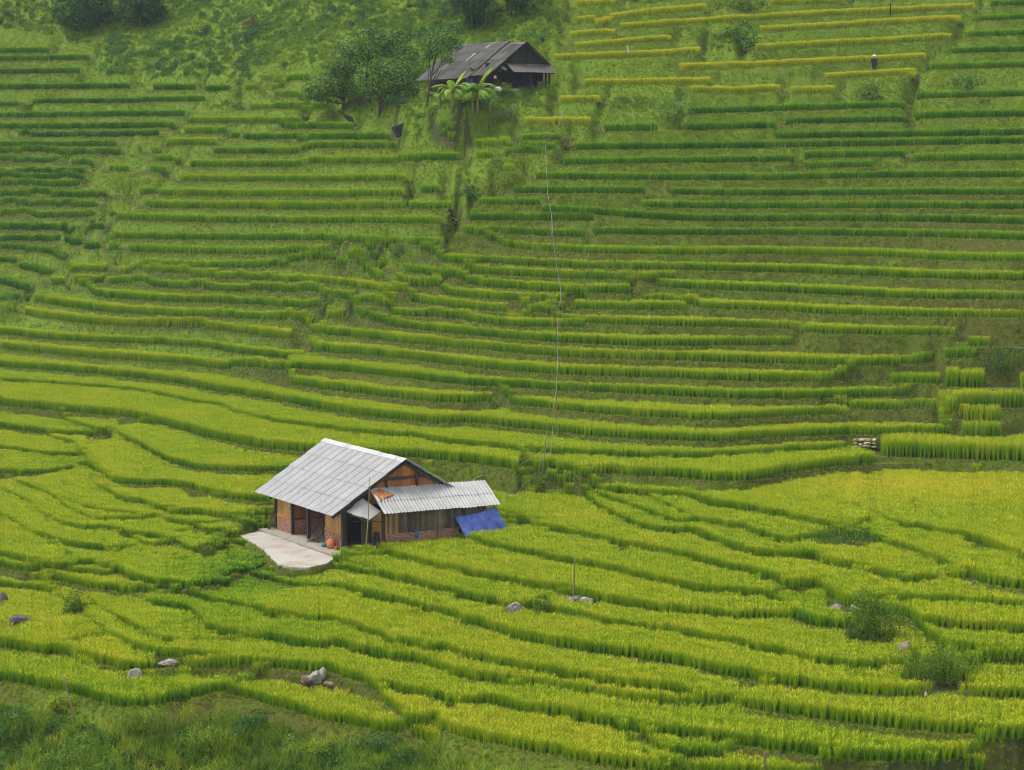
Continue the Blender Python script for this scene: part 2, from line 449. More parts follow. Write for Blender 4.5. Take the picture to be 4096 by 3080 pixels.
class Nt:
    """shader tree writer"""
    def __init__(self, name):
        self.m = bpy.data.materials.new(name); self.m.use_nodes = True
        self.t = self.m.node_tree; self.t.nodes.clear()
        self.out = self.t.nodes.new('ShaderNodeOutputMaterial')
    def n(self, kind, **kw):
        nd = self.t.nodes.new('ShaderNode' + kind)
        for k, v in kw.items():
            if k.startswith('i_'):
                nd.inputs[int(k[2:]) if k[2:].isdigit() else k[2:].replace('_', ' ')].default_value = v
            else: setattr(nd, k, v)
        return nd
    def l(self, a, b, ao=0, bi=0):
        self.t.links.new(a.outputs[ao] if hasattr(a, 'outputs') else a, b.inputs[bi] if hasattr(b, 'inputs') else b)
    def noise(self, scale, detail=3, rough=.55, vec=None, dist=0.):
        nd = self.n('TexNoise'); nd.inputs['Scale'].default_value = scale; nd.inputs['Detail'].default_value = detail
        nd.inputs['Roughness'].default_value = rough; nd.inputs['Distortion'].default_value = dist
        if vec is not None: self.l(vec, nd)
        return nd
    def ramp(self, src, stops, out=0):
        nd = self.n('ValToRGB'); cr = nd.color_ramp
        while len(cr.elements) < len(stops): cr.elements.new(.5)
        for e, (p, c) in zip(cr.elements, stops):
            e.position = p; e.color = (*c, 1) if len(c) == 3 else c
        self.t.links.new(src.outputs[out] if hasattr(src, 'outputs') else src, nd.inputs[0])
        return nd
    def mix(self, fac, a, b, mode='MIX'):
        nd = self.n('MixRGB', blend_type=mode)
        for i, s in enumerate((fac, a, b)):
            if isinstance(s, (int, float)): nd.inputs[i].default_value = s
            elif isinstance(s, tuple): nd.inputs[i].default_value = (*s, 1) if len(s) == 3 else s
            else: self.t.links.new(s.outputs[0] if hasattr(s, 'outputs') else s, nd.inputs[i])
        return nd
    def bsdf(self, col, rough=.8, spec=.3, normal=None, **kw):
        b = self.n('BsdfPrincipled'); b.inputs['Roughness'].default_value = rough
        b.inputs['Specular IOR Level'].default_value = spec
        if isinstance(col, tuple): b.inputs['Base Color'].default_value = (*col, 1)
        else: self.l(col, b.inputs['Base Color'])
        if normal is not None: self.l(normal, b.inputs['Normal'])
        for k, v in kw.items(): b.inputs[k.replace('_', ' ')].default_value = v
        return b
    def bump(self, src, strength=.3, dist=.02):
        b = self.n('Bump'); b.inputs['Strength'].default_value = strength; b.inputs['Distance'].default_value = dist
        self.l(src, b.inputs['Height']); return b
    def done(self, sh):
        self.l(sh, self.out); return self.m

# ------------------------------------------------------------------ the hillside sheet
Y0, Y1, NY = 74.0, 296.0, 1300
YR = Y0 + (Y1 - Y0) * np.linspace(0, 1, NY) ** 1.06
GZ = np.zeros((NA, NY)); GB = np.zeros((NA, NY)); GS = np.zeros((NA, NY))
CELL = []                                    # (strip, column, y lip, y back, z)
UCOL = AS * FPX + 2048
_av = np.array([3190., 3300, 3420]); _tv = np.array([-70., -200, -360, -520])
_fill = np.arange(40, 1040, 70.0)
YB_ = far(UCOL[:, None], _av[None]); YT_ = far(UCOL[:, None], _tv[None]); YF_ = far(UCOL[:, None], _fill[None])
MB_ = ray(0 * _av, _av)[1]; MT_ = ray(0 * _tv, _tv)[1]; MF_ = ray(0 * _fill, _fill)[1]
for k in range(NA):
    idx = np.nonzero(~np.isnan(SY[:, k]))[0]
    ent = [(SV[i, k], SY[i, k], SZ[i, k], i) for i in idx]
    vs_ = sorted(e[0] for e in ent)
    for j, v in enumerate(_av): ent.append((v, YB_[k, j], EYE + MB_[j] * YB_[k, j], -1))
    for j, v in enumerate(_tv): ent.append((v, YT_[k, j], EYE + MT_[j] * YT_[k, j], -1))
    for j, v in enumerate(_fill):
        if not any(abs(v - w) < 62 for w in vs_): ent.append((v, YF_[k, j], EYE + MF_[j] * YF_[k, j], -1))
    ent.sort(key=lambda e: -e[0])
    py, pz, pb = [Y0 - 30], [ent[0][2] - 12], [0]
    ylast = -1e9
    for j, (v, y, z, i) in enumerate(ent):
        if y < ylast + .55:
            y = ylast + .55
            z = EYE + ray(0, v)[1] * y
        ylast = y
        nxt = ent[j + 1] if j + 1 < len(ent) else None
        py.append(y); pz.append(z); pb.append(i)
        if i >= 0:
            b = .8
            if nxt is not None:
                dy, dz = nxt[1] - y, nxt[2] - z
                b = dy - max(dz, 0) / 1.75
                lim = 60 if (strips[i].cls == 'f' or strips[i].vm > 1560) else 2.4
                if nxt[3] < 0: lim = min(lim, 1.6 if v < 1500 else 6)
                b = min(max(b, min(.45, dy * .6)), lim, dy * .97)
            py.append(y + b); pz.append(z + .012 * b); pb.append(-1)
            ylast = y + b - .35
            CELL.append((i, k, y, y + b, z, SU[i, k] < -9000))
    py.append(Y1 + 60); pz.append(pz[-1] + 18); pb.append(-1)
    py = np.maximum.accumulate(np.array(py) + np.arange(len(py)) * 1e-5); pz = np.array(pz)
    GZ[k] = np.interp(YR, py, pz)
    seg = np.clip(np.searchsorted(py, YR, 'right') - 1, 0, len(pb) - 1)
    GB[k] = (np.array(pb)[seg] >= 0)
CELL = np.array(CELL)

def vnoise(x, y, seed, s):
    """cheap smooth value noise on arrays"""
    x = x / s; y = y / s
    xi = np.floor(x).astype(int); yi = np.floor(y).astype(int)
    fx = x - xi; fy = y - yi
    fx = fx * fx * (3 - 2 * fx); fy = fy * fy * (3 - 2 * fy)
    def h(a, b):
        n = (a * 374761393 + b * 668265263 + seed * 144665) & 0x7fffffff
        n = ((n ^ (n >> 13)) * 1274126177) & 0x7fffffff
        return ((n ^ (n >> 16)) & 0xffff) / 65535.0
    return (h(xi, yi) * (1 - fx) * (1 - fy) + h(xi + 1, yi) * fx * (1 - fy) + h(xi, yi + 1) * (1 - fx) * fy + h(xi + 1, yi + 1) * fx * fy) * 2 - 1

GX = AS[:, None] * YR[None]; GY = np.broadcast_to(YR, GX.shape).copy()
# soften across columns so that bench ends slump instead of breaking off
kk = np.array([1, 2, 3, 2, 1.]); kk /= kk.sum()
_p = np.pad(GZ, ((2, 2), (0, 0)), 'edge')
GZ = sum(w * _p[i:i + NA] for i, w in enumerate(kk))
_off = 1 - GB
GZ += _off * (.05 * vnoise(GX, GY, 1, .7) + .04 * vnoise(GX, GY, 2, .33))

def ground_z(x, y):
    """height of the sheet (bilinear)"""
    x = np.asarray(x, float); y = np.asarray(y, float)
    ca = np.clip((x / y - A0) / (A1 - A0) * (NA - 1), 0, NA - 1.001)
    cy = np.clip(np.clip((y - Y0) / (Y1 - Y0), 0, 1) ** (1 / 1.06) * (NY - 1), 0, NY - 1.001)
    i = ca.astype(int); j = cy.astype(int); f = ca - i; g = cy - j
    return GZ[i, j] * (1 - f) * (1 - g) + GZ[i + 1, j] * f * (1 - g) + GZ[i, j + 1] * (1 - f) * g + GZ[i + 1, j + 1] * f * g

def on_ground(u, v, lo=76., hi=290.):
    """where the sight line through a photo point meets the sheet"""
    a, m = ray(u, v)
    y = np.arange(lo, hi, .1)
    d = EYE + m * y - ground_z(a * y, y)
    hit = np.nonzero(d <= 0)[0]
    yy = y[hit[0]] if len(hit) else float(far(u, v))
    return np.array([a * yy, yy, float(ground_z(a * yy, yy))])

def in_poly(x, y, poly):
    x = np.asarray(x); y = np.asarray(y); c = np.zeros(x.shape, bool)
    n = len(poly); j = n - 1
    for i in range(n):
        xi, yi = poly[i][:2]; xj, yj = poly[j][:2]
        t = ((yi > y) != (yj > y)) & (x < (xj - xi) * (y - yi) / (yj - yi + 1e-12) + xi)
        c ^= t; j = i
    return c
# ------------------------------------------------------------------ level ground for the two houses
HO = np.array([-10.009, 123.143]); HANG = math.atan2(.525, .851)
HX = np.array([math.cos(HANG), math.sin(HANG)]); HY = np.array([-math.sin(HANG), math.cos(HANG)])
def hw(t, s): return HO + HX * t + HY * s              # farmhouse plan: t across the gable, s along the ridge
FO = np.array([-1.805, 198.0]); FANG = R(42); FZ = 29.03
FX = np.array([math.cos(FANG), math.sin(FANG)]); FY = np.array([-math.sin(FANG), math.cos(FANG)])
def fw(t, s): return FO + FX * t + FY * s
PATIO = [(-1.31, 9.3), (-1.7, 8.9), (-3.0, 8.2), (-3.3, 6.4), (-3.5, 4.6), (-3.9, 2.6), (-4.6, .2), (-5.0, -1.6), (-4.75, -2.8), (-3.9, -3.4), (-2.3, -2.6), (-1.31, -1.4)]

def flatten(poly, z, soft):
    """set the sheet to z inside the outline and ease it back over `soft` metres"""
    P = np.array(poly); c = P.mean(0)
    box = (GX > P[:, 0].min() - soft) & (GX < P[:, 0].max() + soft) & (GY > P[:, 1].min() - soft) & (GY < P[:, 1].max() + soft)
    ii = np.nonzero(box); x, y = GX[ii], GY[ii]
    d = np.full(x.shape, 1e9)
    for a, b in zip(P, np.roll(P, -1, 0)):
        ab = b - a; t = np.clip(((x - a[0]) * ab[0] + (y - a[1]) * ab[1]) / (ab @ ab), 0, 1)
        d = np.minimum(d, np.hypot(x - a[0] - t * ab[0], y - a[1] - t * ab[1]))
    d[in_poly(x, y, P)] = 0
    w = np.clip(1 - d / soft, 0, 1); w = w * w * (3 - 2 * w)
    GZ[ii] = GZ[ii] * (1 - w) + z * w
    g = GB[ii]; g[d < .3] = 0; GB[ii] = g
HOUSE_PLAN = [hw(-1.3, -1.5), hw(.5, -2.2), hw(11.5, -2.2), hw(11.5, 3.5), hw(8.6, 9.5), hw(-1.3, 9.5)]
PATIO_W = [hw(*p) for p in PATIO]
HOUSE_KEEP = [hw(-1.5, -1.6), hw(1.0, -2.0), hw(8.0, -1.9), hw(8.0, .4), hw(11.5, .4), hw(11.6, 3.5), hw(8.6, 9.4), hw(-1.5, 9.4)]
FAR_PLAN = [fw(-.9, -1.2), fw(7.5, -1.6), fw(9, 9.6), fw(-.9, 9.8)]
FAR_YARD = [fw(-5.5, -1.5), fw(-1.2, -1.5), fw(-1.2, 9.5), fw(-4.5, 9.8)]
FAR_FRONT = [fw(-3.0, .3), fw(-.1, .3), fw(-.1, 9.4), fw(-3.0, 9.4)]
_pc = np.mean(PATIO_W, 0)
PATIO_CLEAR = [_pc + (np.array(p) - _pc) * 1.06 + np.array([-.05, -.3]) for p in PATIO_W]

# ease the untilled ground: no gouges where benches of two slopes do not meet
def _blur(a, n, ax):
    k = np.ones(2 * n + 1) / (2 * n + 1)
    p = np.pad(a, [(n, n) if i == ax else (0, 0) for i in (0, 1)], 'edge')
    c = np.cumsum(p, ax); z = np.zeros_like(np.take(c, [0], ax)); c = np.concatenate([z, c], ax)
    m = 2 * n + 1
    return ((c[m:] - c[:-m]) if ax == 0 else (c[:, m:] - c[:, :-m])) / m
_near_bench = _blur(_blur(GB, 10, 0), 12, 1)
_w = np.clip(1 - _near_bench * 9, 0, 1) * (GY > 112); _w = _blur(_blur(_w, 4, 0), 4, 1)
_sm = _blur(_blur(_blur(_blur(GZ, 12, 0), 8, 1), 12, 0), 8, 1)
GZ = GZ * (1 - _w) + _sm * _w
flatten(HOUSE_PLAN, HZ - .06, 1.1); flatten(PATIO_W, HZ - .17, .4); flatten(FAR_YARD, FZ - 1.25, 2.5); flatten(FAR_PLAN, FZ - .06, .7)
GRASSY = np.clip((GY - 172) / 14, 0, 1) + .25 * vnoise(GX, GY, 41, 6)

# ------------------------------------------------------------------ ground material and mesh
def ground_material():
    k = Nt('hillside_soil_and_weeds')
    geo = k.n('NewGeometry'); pos = geo.outputs['Position']
    att = k.n('Attribute', attribute_name='bench')
    n1 = k.noise(2.6, 5, .65, pos); n2 = k.noise(9, 4, .7, pos); n3 = k.noise(.13, 3, .5, pos); n4 = k.noise(19, 2, .6, pos)
    green = k.ramp(n2, [(.3, (.05, .085, .008)), (.55, (.095, .15, .012)), (.75, (.15, .21, .02))])
    soil = k.ramp(n4, [(.25, (.04, .031, .01)), (.6, (.09, .068, .021)), (.85, (.15, .115, .042))])
    sepn = k.n('Math', operation='ADD'); k.l(n1, sepn, 0, 0)
    m3 = k.n('Math', operation='MULTIPLY', i_1=.6); k.l(n3, m3); k.l(m3, sepn, 0, 1)
    fac = k.ramp(sepn, [(.66, (1, 1, 1)), (.88, (0, 0, 0))])
    fm = k.n('Math', operation='MULTIPLY_ADD', i_1=.8, i_2=.2); k.l(fac, fm)
    c = k.mix(fm, soil, green)
    gr = k.n('Attribute', attribute_name='grassy')
    turf = k.ramp(n2, [(.3, (.07, .13, .012)), (.55, (.13, .215, .018)), (.75, (.19, .28, .028))])
    gf = k.n('Math', operation='MULTIPLY', i_1=.85); k.l(gr.outputs['Fac'], gf)
    c = k.mix(gf, c, turf)
    mud = k.ramp(n2, [(.3, (.03, .045, .012)), (.7, (.07, .075, .03))])
    c2 = k.mix(att.outputs['Fac'], c, mud)
    bmp = k.bump(n2, .6, .06)
    return k.done(k.bsdf(c2, .95, .1, bmp))

_v = np.stack([GX, GY, GZ], -1).reshape(-1, 3)
_i = np.arange(NA * NY).reshape(NA, NY)
_f = np.stack([_i[:-1, :-1], _i[1:, :-1], _i[1:, 1:], _i[:-1, 1:]], -1).reshape(-1, 4)
gm = mesh_np('hillside', _v, _f, ground_material(), True)
ba = gm.attributes.new('bench', 'FLOAT', 'POINT'); ba.data.foreach_set('value', GB.astype(np.float32).ravel())
ba = gm.attributes.new('grassy', 'FLOAT', 'POINT'); ba.data.foreach_set('value', np.clip(GRASSY, 0, 1).astype(np.float32).ravel())
hillside = tag(link('hillside', gm), 'terraced green hillside with grassy earth risers', None, None, 'structure')

# ------------------------------------------------------------------ plant pieces (meshes that the crops and weeds repeat)
class Leafer:
    def __init__(self, seed): self.r = random.Random(seed); self.v = []; self.f = []; self.mi = []; self.h = []; self.grad = 0.
    def ribbon(self, base, az, lean, length, width, droop, mi=0, seg=3, twist=0., wshape=None):
        """a curved blade: leans out by `lean`, bends by `droop` along its length"""
        r = self.r; p = Vector(base); ang = lean; n0 = len(self.v)
        side = Vector((-math.sin(az + twist), math.cos(az + twist), 0))
        for i in range(seg + 1):
            t = i / seg
            w = width * (wshape[i] if wshape else (1 - t ** 2 * .92) * (.75 if i == 0 else 1)) * .5
            if i == seg and not wshape:
                self.v.append(tuple(p))
            else:
                self.v.append(tuple(p - side * w)); self.v.append(tuple(p + side * w))
            d = Vector((math.cos(az) * math.sin(ang), math.sin(az) * math.sin(ang), math.cos(ang)))
            p = p + d * (length / seg); ang += droop / seg
        for i in range(seg):
            a = n0 + 2 * i
            if i == seg - 1 and not wshape: self.f.append((a, a + 1, a + 2))
            else: self.f.append((a, a + 1, a + 3, a + 2))
            self.mi.append(mi)
        h = r.random(); self.h += [h + self.grad * (min(1., max(0., p_[2] / .75)) - .75) for p_ in self.v[n0:]]  # grad: greener, darker blade bases; part ripeness, part crop-front shade put into colour
    def leaf(self, c, nrm, up, L, W, mi=0, fold=.25):
        """a folded leaf of four triangles with a pointed tip"""
        c = Vector(c); nrm = Vector(nrm).normalized(); up = Vector(up); up = (up - nrm * up.dot(nrm))
        if up.length < 1e-4: up = nrm.orthogonal()
        up.normalize(); sd = up.cross(nrm)
        n0 = len(self.v)
        for q in (c, c + up * L * .45 + sd * W * .5 + nrm * W * fold, c + up * L, c + up * L * .45 - sd * W * .5 + nrm * W * fold):
            self.v.append(tuple(q))
        self.f += [(n0, n0 + 1, n0 + 2), (n0, n0 + 2, n0 + 3)]; self.mi += [mi, mi]; self.h += [self.r.random()] * 4
    def mesh(self, name, mats):
        me = bpy.data.meshes.new(name); me.from_pydata(self.v, [], self.f); me.update()
        for m in mats: me.materials.append(m)
        me.polygons.foreach_set('material_index', np.array(self.mi, np.int32))
        ha = me.attributes.new('hue', 'FLOAT', 'POINT'); ha.data.foreach_set('value', np.array(self.h, np.float32))
        return me

def leaf_material(name, stops, base=None, trans=.35, rough=.6, vary=.3, spec=.12):
    """foliage: colour by the plant's own ripeness plus blade to blade variation ('hue' on the mesh)"""
    k = Nt(name)
    hue = k.n('Attribute', attribute_name='hue')
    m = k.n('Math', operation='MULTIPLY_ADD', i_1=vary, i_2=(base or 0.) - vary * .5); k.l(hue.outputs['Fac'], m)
    src = m
    if base is None:
        att = k.n('Attribute', attribute_name='tint', attribute_type='INSTANCER')
        src = k.n('Math', operation='ADD'); k.l(att.outputs['Fac'], src); k.l(m, src, 0, 1)
    col = k.ramp(src, stops)
    bs = k.bsdf(col, rough, spec)
    tr = k.n('BsdfTranslucent'); k.l(col, tr)
    mx = k.n('MixShader', i_0=trans); k.l(bs, mx, 0, 1); k.l(tr, mx, 0, 2)
    return k.done(mx)

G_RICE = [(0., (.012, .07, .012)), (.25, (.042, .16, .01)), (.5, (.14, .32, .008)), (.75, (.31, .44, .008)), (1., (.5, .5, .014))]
G_EAR = [(0., (.08, .24, .02)), (.3, (.2, .4, .014)), (.55, (.38, .5, .016)), (.8, (.56, .57, .028)), (1., (.74, .62, .06))]
G_WEED = [(0., (.016, .06, .016)), (.3, (.055, .14, .012)), (.55, (.14, .235, .013)), (.8, (.25, .34, .018)), (1., (.38, .44, .035))]
G_SCRUB = [(0., (.012, .048, .024)), (.3, (.034, .11, .026)), (.55, (.085, .21, .03)), (.8, (.19, .34, .04)), (1., (.32, .44, .08))]
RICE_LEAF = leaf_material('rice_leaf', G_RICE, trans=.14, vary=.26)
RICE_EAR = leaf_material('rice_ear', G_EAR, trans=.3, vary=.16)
WEED = leaf_material('weed_leaf', G_WEED, vary=.45)
SCRUB = leaf_material('scrub_leaf', G_SCRUB, vary=.5)

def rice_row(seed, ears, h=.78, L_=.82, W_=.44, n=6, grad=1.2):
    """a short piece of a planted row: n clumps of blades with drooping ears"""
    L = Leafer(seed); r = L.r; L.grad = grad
    for c in range(n):
        cx = (c % 3 - 1) * L_ / 3 + r.uniform(-.07, .07); cy = (c // 3 - .5) * W_ / 2 + r.uniform(-.05, .05)
        hh = h * r.uniform(.97, 1.03); base = r.uniform(0, .35)
        for i in range(30):
            q = math.sqrt(r.random()) * .055; th = r.uniform(0, 6.283); az = th + r.uniform(-.7, .7)
            L.ribbon((cx + math.cos(th) * q, cy + math.sin(th) * q, 0), az, r.uniform(.02, .24), hh * r.uniform(.9, 1.03), r.uniform(.013, .02), r.uniform(.1, .6), 0, 2, r.uniform(-.6, .6))
        for i in range(ears):
            az = r.uniform(0, 6.283); q = math.sqrt(r.random()) * .15; th = r.uniform(0, 6.283)
            L.ribbon((cx + math.cos(th) * q, cy + math.sin(th) * q, hh * .64), az, r.uniform(.05, .3), hh * r.uniform(.32, .4), .018, r.uniform(1.1, 2.1), 1, 3, r.uniform(-.6, .6), [.3, .8, 1, .25])
    return L.mesh('rice_row', [RICE_LEAF, RICE_EAR])

def grass_tuft(seed, n=16, h=.22, w=.02, spread=.12):
    L = Leafer(seed); r = L.r
    for i in range(n):
        az = r.uniform(0, 6.283); q = math.sqrt(r.random()) * spread; th = r.uniform(0, 6.283)
        L.ribbon((math.cos(th) * q, math.sin(th) * q, -.02), az, r.uniform(.1, .7), h * r.uniform(.6, 1.2), w * r.uniform(.7, 1.2), r.uniform(.3, 1.2), 0, 2, r.uniform(-.5, .5))
    return L.mesh('grass_tuft', [WEED])

def leafy_clump(seed, n=40, rad=.22, h=.22, ll=.09, mat=None):
    L = Leafer(seed); r = L.r
    for i in range(n):
        d = Vector((r.gauss(0, 1), r.gauss(0, 1), abs(r.gauss(0, 1)))).normalized()
        q = r.uniform(.45, 1)
        c = (d.x * rad * q, d.y * rad * q, d.z * h * q)
        nn = (d + Vector((r.uniform(-.5, .5), r.uniform(-.5, .5), r.uniform(.1, .8)))).normalized()
        L.leaf(c, nn, (r.uniform(-1, 1), r.uniform(-1, 1), r.uniform(-.8, .4)), ll * r.uniform(.7, 1.3), ll * r.uniform(.4, .6))
    return L.mesh('leafy_clump', [mat or WEED])

_gn_cache = {}
def scatter(name, pts, rot, scl, tint, pick, sources, label, cat=None):
    """one stuff object: a plant repeated on points, with per-plant turn, size and tint"""
    n = len(pts)
    me = bpy.data.meshes.new(name)
    me.vertices.add(n); me.vertices.foreach_set('co', np.asarray(pts, np.float32).ravel())
    def put(nm, typ, arr, key='value'):
        a = me.attributes.new(nm, typ, 'POINT'); a.data.foreach_set(key, np.asarray(arr).ravel())
    put('turn', 'FLOAT_VECTOR', np.asarray(rot, np.float32), 'vector')
    put('size', 'FLOAT_VECTOR', np.asarray(scl, np.float32), 'vector')
    put('tint', 'FLOAT', np.asarray(tint, np.float32))
    put('rnd', 'FLOAT', np.random.default_rng(n).random(n).astype(np.float32))
    put('pick', 'INT', np.asarray(pick, np.int32))
    o = link(name, me)
    g = bpy.data.node_groups.new(name + '_growth', 'GeometryNodeTree')
    g.interface.new_socket('Geometry', in_out='INPUT', socket_type='NodeSocketGeometry')
    g.interface.new_socket('Geometry', in_out='OUTPUT', socket_type='NodeSocketGeometry')
    N, Lk = g.nodes, g.links
    gi, go = N.new('NodeGroupInput'), N.new('NodeGroupOutput')
    iop = N.new('GeometryNodeInstanceOnPoints')
    objs = []
    for k, m in enumerate(sources):
        so = bpy.data.objects.new(name + '_plant', m)
        objs.append(so)
    jg = N.new('GeometryNodeJoinGeometry')
    for so in reversed(objs):
        oi = N.new('GeometryNodeObjectInfo'); oi.inputs['Object'].default_value = so; oi.inputs['As Instance'].default_value = True
        Lk.new(oi.outputs['Geometry'], jg.inputs[0])
    def named(nm, typ):
        a = N.new('GeometryNodeInputNamedAttribute'); a.data_type = typ; a.inputs[0].default_value = nm
        return a.outputs[0]
    Lk.new(gi.outputs[0], iop.inputs['Points']); Lk.new(jg.outputs[0], iop.inputs['Instance'])
    iop.inputs['Pick Instance'].default_value = True
    Lk.new(named('pick', 'INT'), iop.inputs['Instance Index'])
    e2r = N.new('FunctionNodeEulerToRotation'); Lk.new(named('turn', 'FLOAT_VECTOR'), e2r.inputs[0])
    Lk.new(e2r.outputs[0], iop.inputs['Rotation']); Lk.new(named('size', 'FLOAT_VECTOR'), iop.inputs['Scale'])
    Lk.new(iop.outputs[0], go.inputs[0])
    md = o.modifiers.new('growth', 'NODES'); md.node_group = g
    return tag(o, label, cat, None, 'stuff')

# ------------------------------------------------------------------ rice on the benches
NORICE = [HOUSE_KEEP, PATIO_W, PATIO_CLEAR, FAR_PLAN]
ripe = {'y': .92, 'd': .46, 'm': .58, 'g': .66, 'f': .67, 't': .7, 'c': .42}
tall = {'y': .78, 'd': .84, 'm': .84, 'g': .84, 'f': .78, 't': 1.4, 'c': .8}
rg = np.random.default_rng(11)
srip = np.array([ripe[s.cls] for s in strips]) + rg.normal(0, .035, NS)
shgt = np.array([tall[s.cls] for s in strips]) * rg.uniform(.92, 1.08, NS)
RP = {q: [] for q in 'ydmgftc'}
DA = AS[1] - AS[0]
_ci = CELL[:, 0].astype(int)
for i in range(NS):
    C = CELL[(_ci == i) & ((CELL[:, 5] < .5) | (strips[i].cls == 'f'))]
    if len(C) < 3: continue
    C = C[np.argsort(C[:, 1])]
    ac, ya, yb = AS[C[:, 1].astype(int)], C[:, 2], C[:, 3]
    lx, ly = ac * ya, ya
    arc = np.r_[0, np.cumsum(np.hypot(np.diff(lx), np.diff(ly)))]
    n = max(1, int(arc[-1] / .66))
    st = (np.arange(n) + .5) / n * arc[-1] + rg.uniform(-.08, .08, n)
    a_ = np.interp(st, arc, ac); y0_ = np.interp(st, arc, ya); y1_ = np.interp(st, arc, yb)
    tx = np.interp(st + .5, arc, lx) - np.interp(st - .5, arc, lx); ty = np.interp(st + .5, arc, ly) - np.interp(st - .5, arc, ly)
    ang = np.arctan2(ty, np.maximum(tx, .05))
    bund = .42 if strips[i].cls != 'f' else .42
    for j in range(n):
        if abs(a_[j]) > .272: continue
        ca = max(.35, math.cos(ang[j]))
        step = .4 / ca
        y = y0_[j] + bund / ca; first = True
        while first or y < y1_[j] - .2:
            if y > 82: RP[strips[i].cls].append((a_[j] * y, y, i, ang[j]))
            y += step; first = False
# ------------------------------------------------------------------ building pieces
KEEP_CLEAR = []
YARD_EDGE = [hw(-9, -6), hw(-1, -6), hw(-1, 10), hw(-7, 10)]
_box = {}
def unit_box(mat):
    if mat.name not in _box:
        v = [(x, y, z) for x in (-.5, .5) for y in (-.5, .5) for z in (-.5, .5)]
        f = [(0, 1, 3, 2), (4, 6, 7, 5), (0, 4, 5, 1), (2, 3, 7, 6), (0, 2, 6, 4), (1, 5, 7, 3)]
        me = bpy.data.meshes.new('piece'); me.from_pydata(v, [], f); me.materials.append(mat); me.update()
        _box[mat.name] = me
    return _box[mat.name]

def box(name, par, mat, x0, x1, y0, y1, z0, z1, rot=None):
    o = link(name, unit_box(mat), par, ((x0 + x1) / 2, (y0 + y1) / 2, (z0 + z1) / 2))
    o.scale = (abs(x1 - x0), abs(y1 - y0), abs(z1 - z0))
    if rot: o.rotation_euler = rot
    return o

def beam(name, par, mat, p, q, w, h=None):
    """a squared timber from p to q"""
    p, q = Vector(p), Vector(q); d = q - p
    o = link(name, unit_box(mat), par, (p + q) / 2)
    o.rotation_euler = d.to_track_quat('Z', 'Y').to_euler(); o.scale = (w, h or w, d.length)
    return o

def tube_mesh(name, pts, rads, mat, sides=7, caps=True):
    pts = [Vector(p) for p in pts]; v = []; f = []
    up = Vector((0, 0, 1))
    for i, p in enumerate(pts):
        d = (pts[min(i + 1, len(pts) - 1)] - pts[max(i - 1, 0)]).normalized()
        s = d.cross(up if abs(d.z) < .95 else Vector((1, 0, 0))).normalized(); t = s.cross(d)
        r = rads[i] if hasattr(rads, '__len__') else rads
        for k in range(sides):
            a = 6.28318 * k / sides; v.append(tuple(p + s * math.cos(a) * r + t * math.sin(a) * r))
    n = len(pts)
    for i in range(n - 1):
        for k in range(sides):
            a, b = i * sides + k, i * sides + (k + 1) % sides
            f.append((a, b, b + sides, a + sides))
    if caps: f += [tuple(range(sides))[::-1], tuple(range((n - 1) * sides, n * sides))]
    me = bpy.data.meshes.new(name); me.from_pydata(v, [], f); me.update(); me.materials.append(mat)
    me.polygons.foreach_set('use_smooth', np.array([len(p.vertices) == 4 for p in me.polygons]))
    return me

def tube(name, par, mat, pts, rads, sides=7, loc=None):
    return link(name, tube_mesh(name, pts, rads, mat, sides), par, loc)

def empty(name, loc, rz=0):
    o = bpy.data.objects.new(name, None); COL.objects.link(o); o.location = loc; o.rotation_euler = (0, 0, rz); o.empty_display_size = .3
    return o

def poly_mesh(name, v, f, mat, smooth=False):
    me = bpy.data.meshes.new(name); me.from_pydata([tuple(p) for p in v], [], f); me.update(); me.materials.append(mat)
    if smooth: me.polygons.foreach_set('use_smooth', np.ones(len(f), bool))
    return me

def corrugated(name, w, l, waves, amp, mat, thick=.006):
    """wavy sheet: x across the waves 0..w, y down the slope 0..l, with thickness"""
    n = waves * 4; v = []; f = []
    for lay in (0, 1):
        for j in (0, 1):
            for i in range(n + 1):
                v.append((w * i / n, l * j, amp * math.cos(6.28318 * i / 4) - lay * thick))
    m = n + 1
    for i in range(n):
        f.append((i, i + 1, m + i + 1, m + i)); f.append((2 * m + i, 3 * m + i, 3 * m + i + 1, 2 * m + i + 1))
        f.append((i, 2 * m + i, 2 * m + i + 1, i + 1)); f.append((m + i, m + i + 1, 3 * m + i + 1, 3 * m + i))
    f += [(0, m, 3 * m, 2 * m), (n, 2 * m + n, 3 * m + n, m + n)]
    return poly_mesh(name, v, f, mat)

# materials -----------------------------------------------------------------
def object_tint(k, lo, hi):
    oi = k.n('ObjectInfo'); mr = k.n('MapRange', i_3=lo, i_4=hi); k.l(oi.outputs['Random'], mr); return mr

def wood(name, c0, c1, c2, rough=.75, spread=(.75, 1.25), grain=(9, 9, 1.2)):
    k = Nt(name); tc = k.n('TexCoord'); mp = k.n('Mapping'); mp.inputs['Scale'].default_value = grain
    geo = k.n('NewGeometry'); k.l(geo.outputs['Position'], mp)
    n1 = k.noise(3.5, 6, .65, mp.outputs[0], 1.2); n2 = k.noise(.9, 3, .5, geo.outputs['Position'])
    col = k.ramp(n1, [(.28, c0), (.52, c1), (.75, c2)])
    dirt = k.ramp(n2, [(.35, (.72, .7, .68)), (.6, (1, 1, 1))])
    m = k.mix(1., col, dirt, 'MULTIPLY')
    t = object_tint(k, *spread)
    hs = k.n('HueSaturation'); k.l(t, hs.inputs['Value']); k.l(m, hs.inputs['Color'])
    return k.done(k.bsdf(hs, rough, .25, k.bump(n1, .3, .006)))

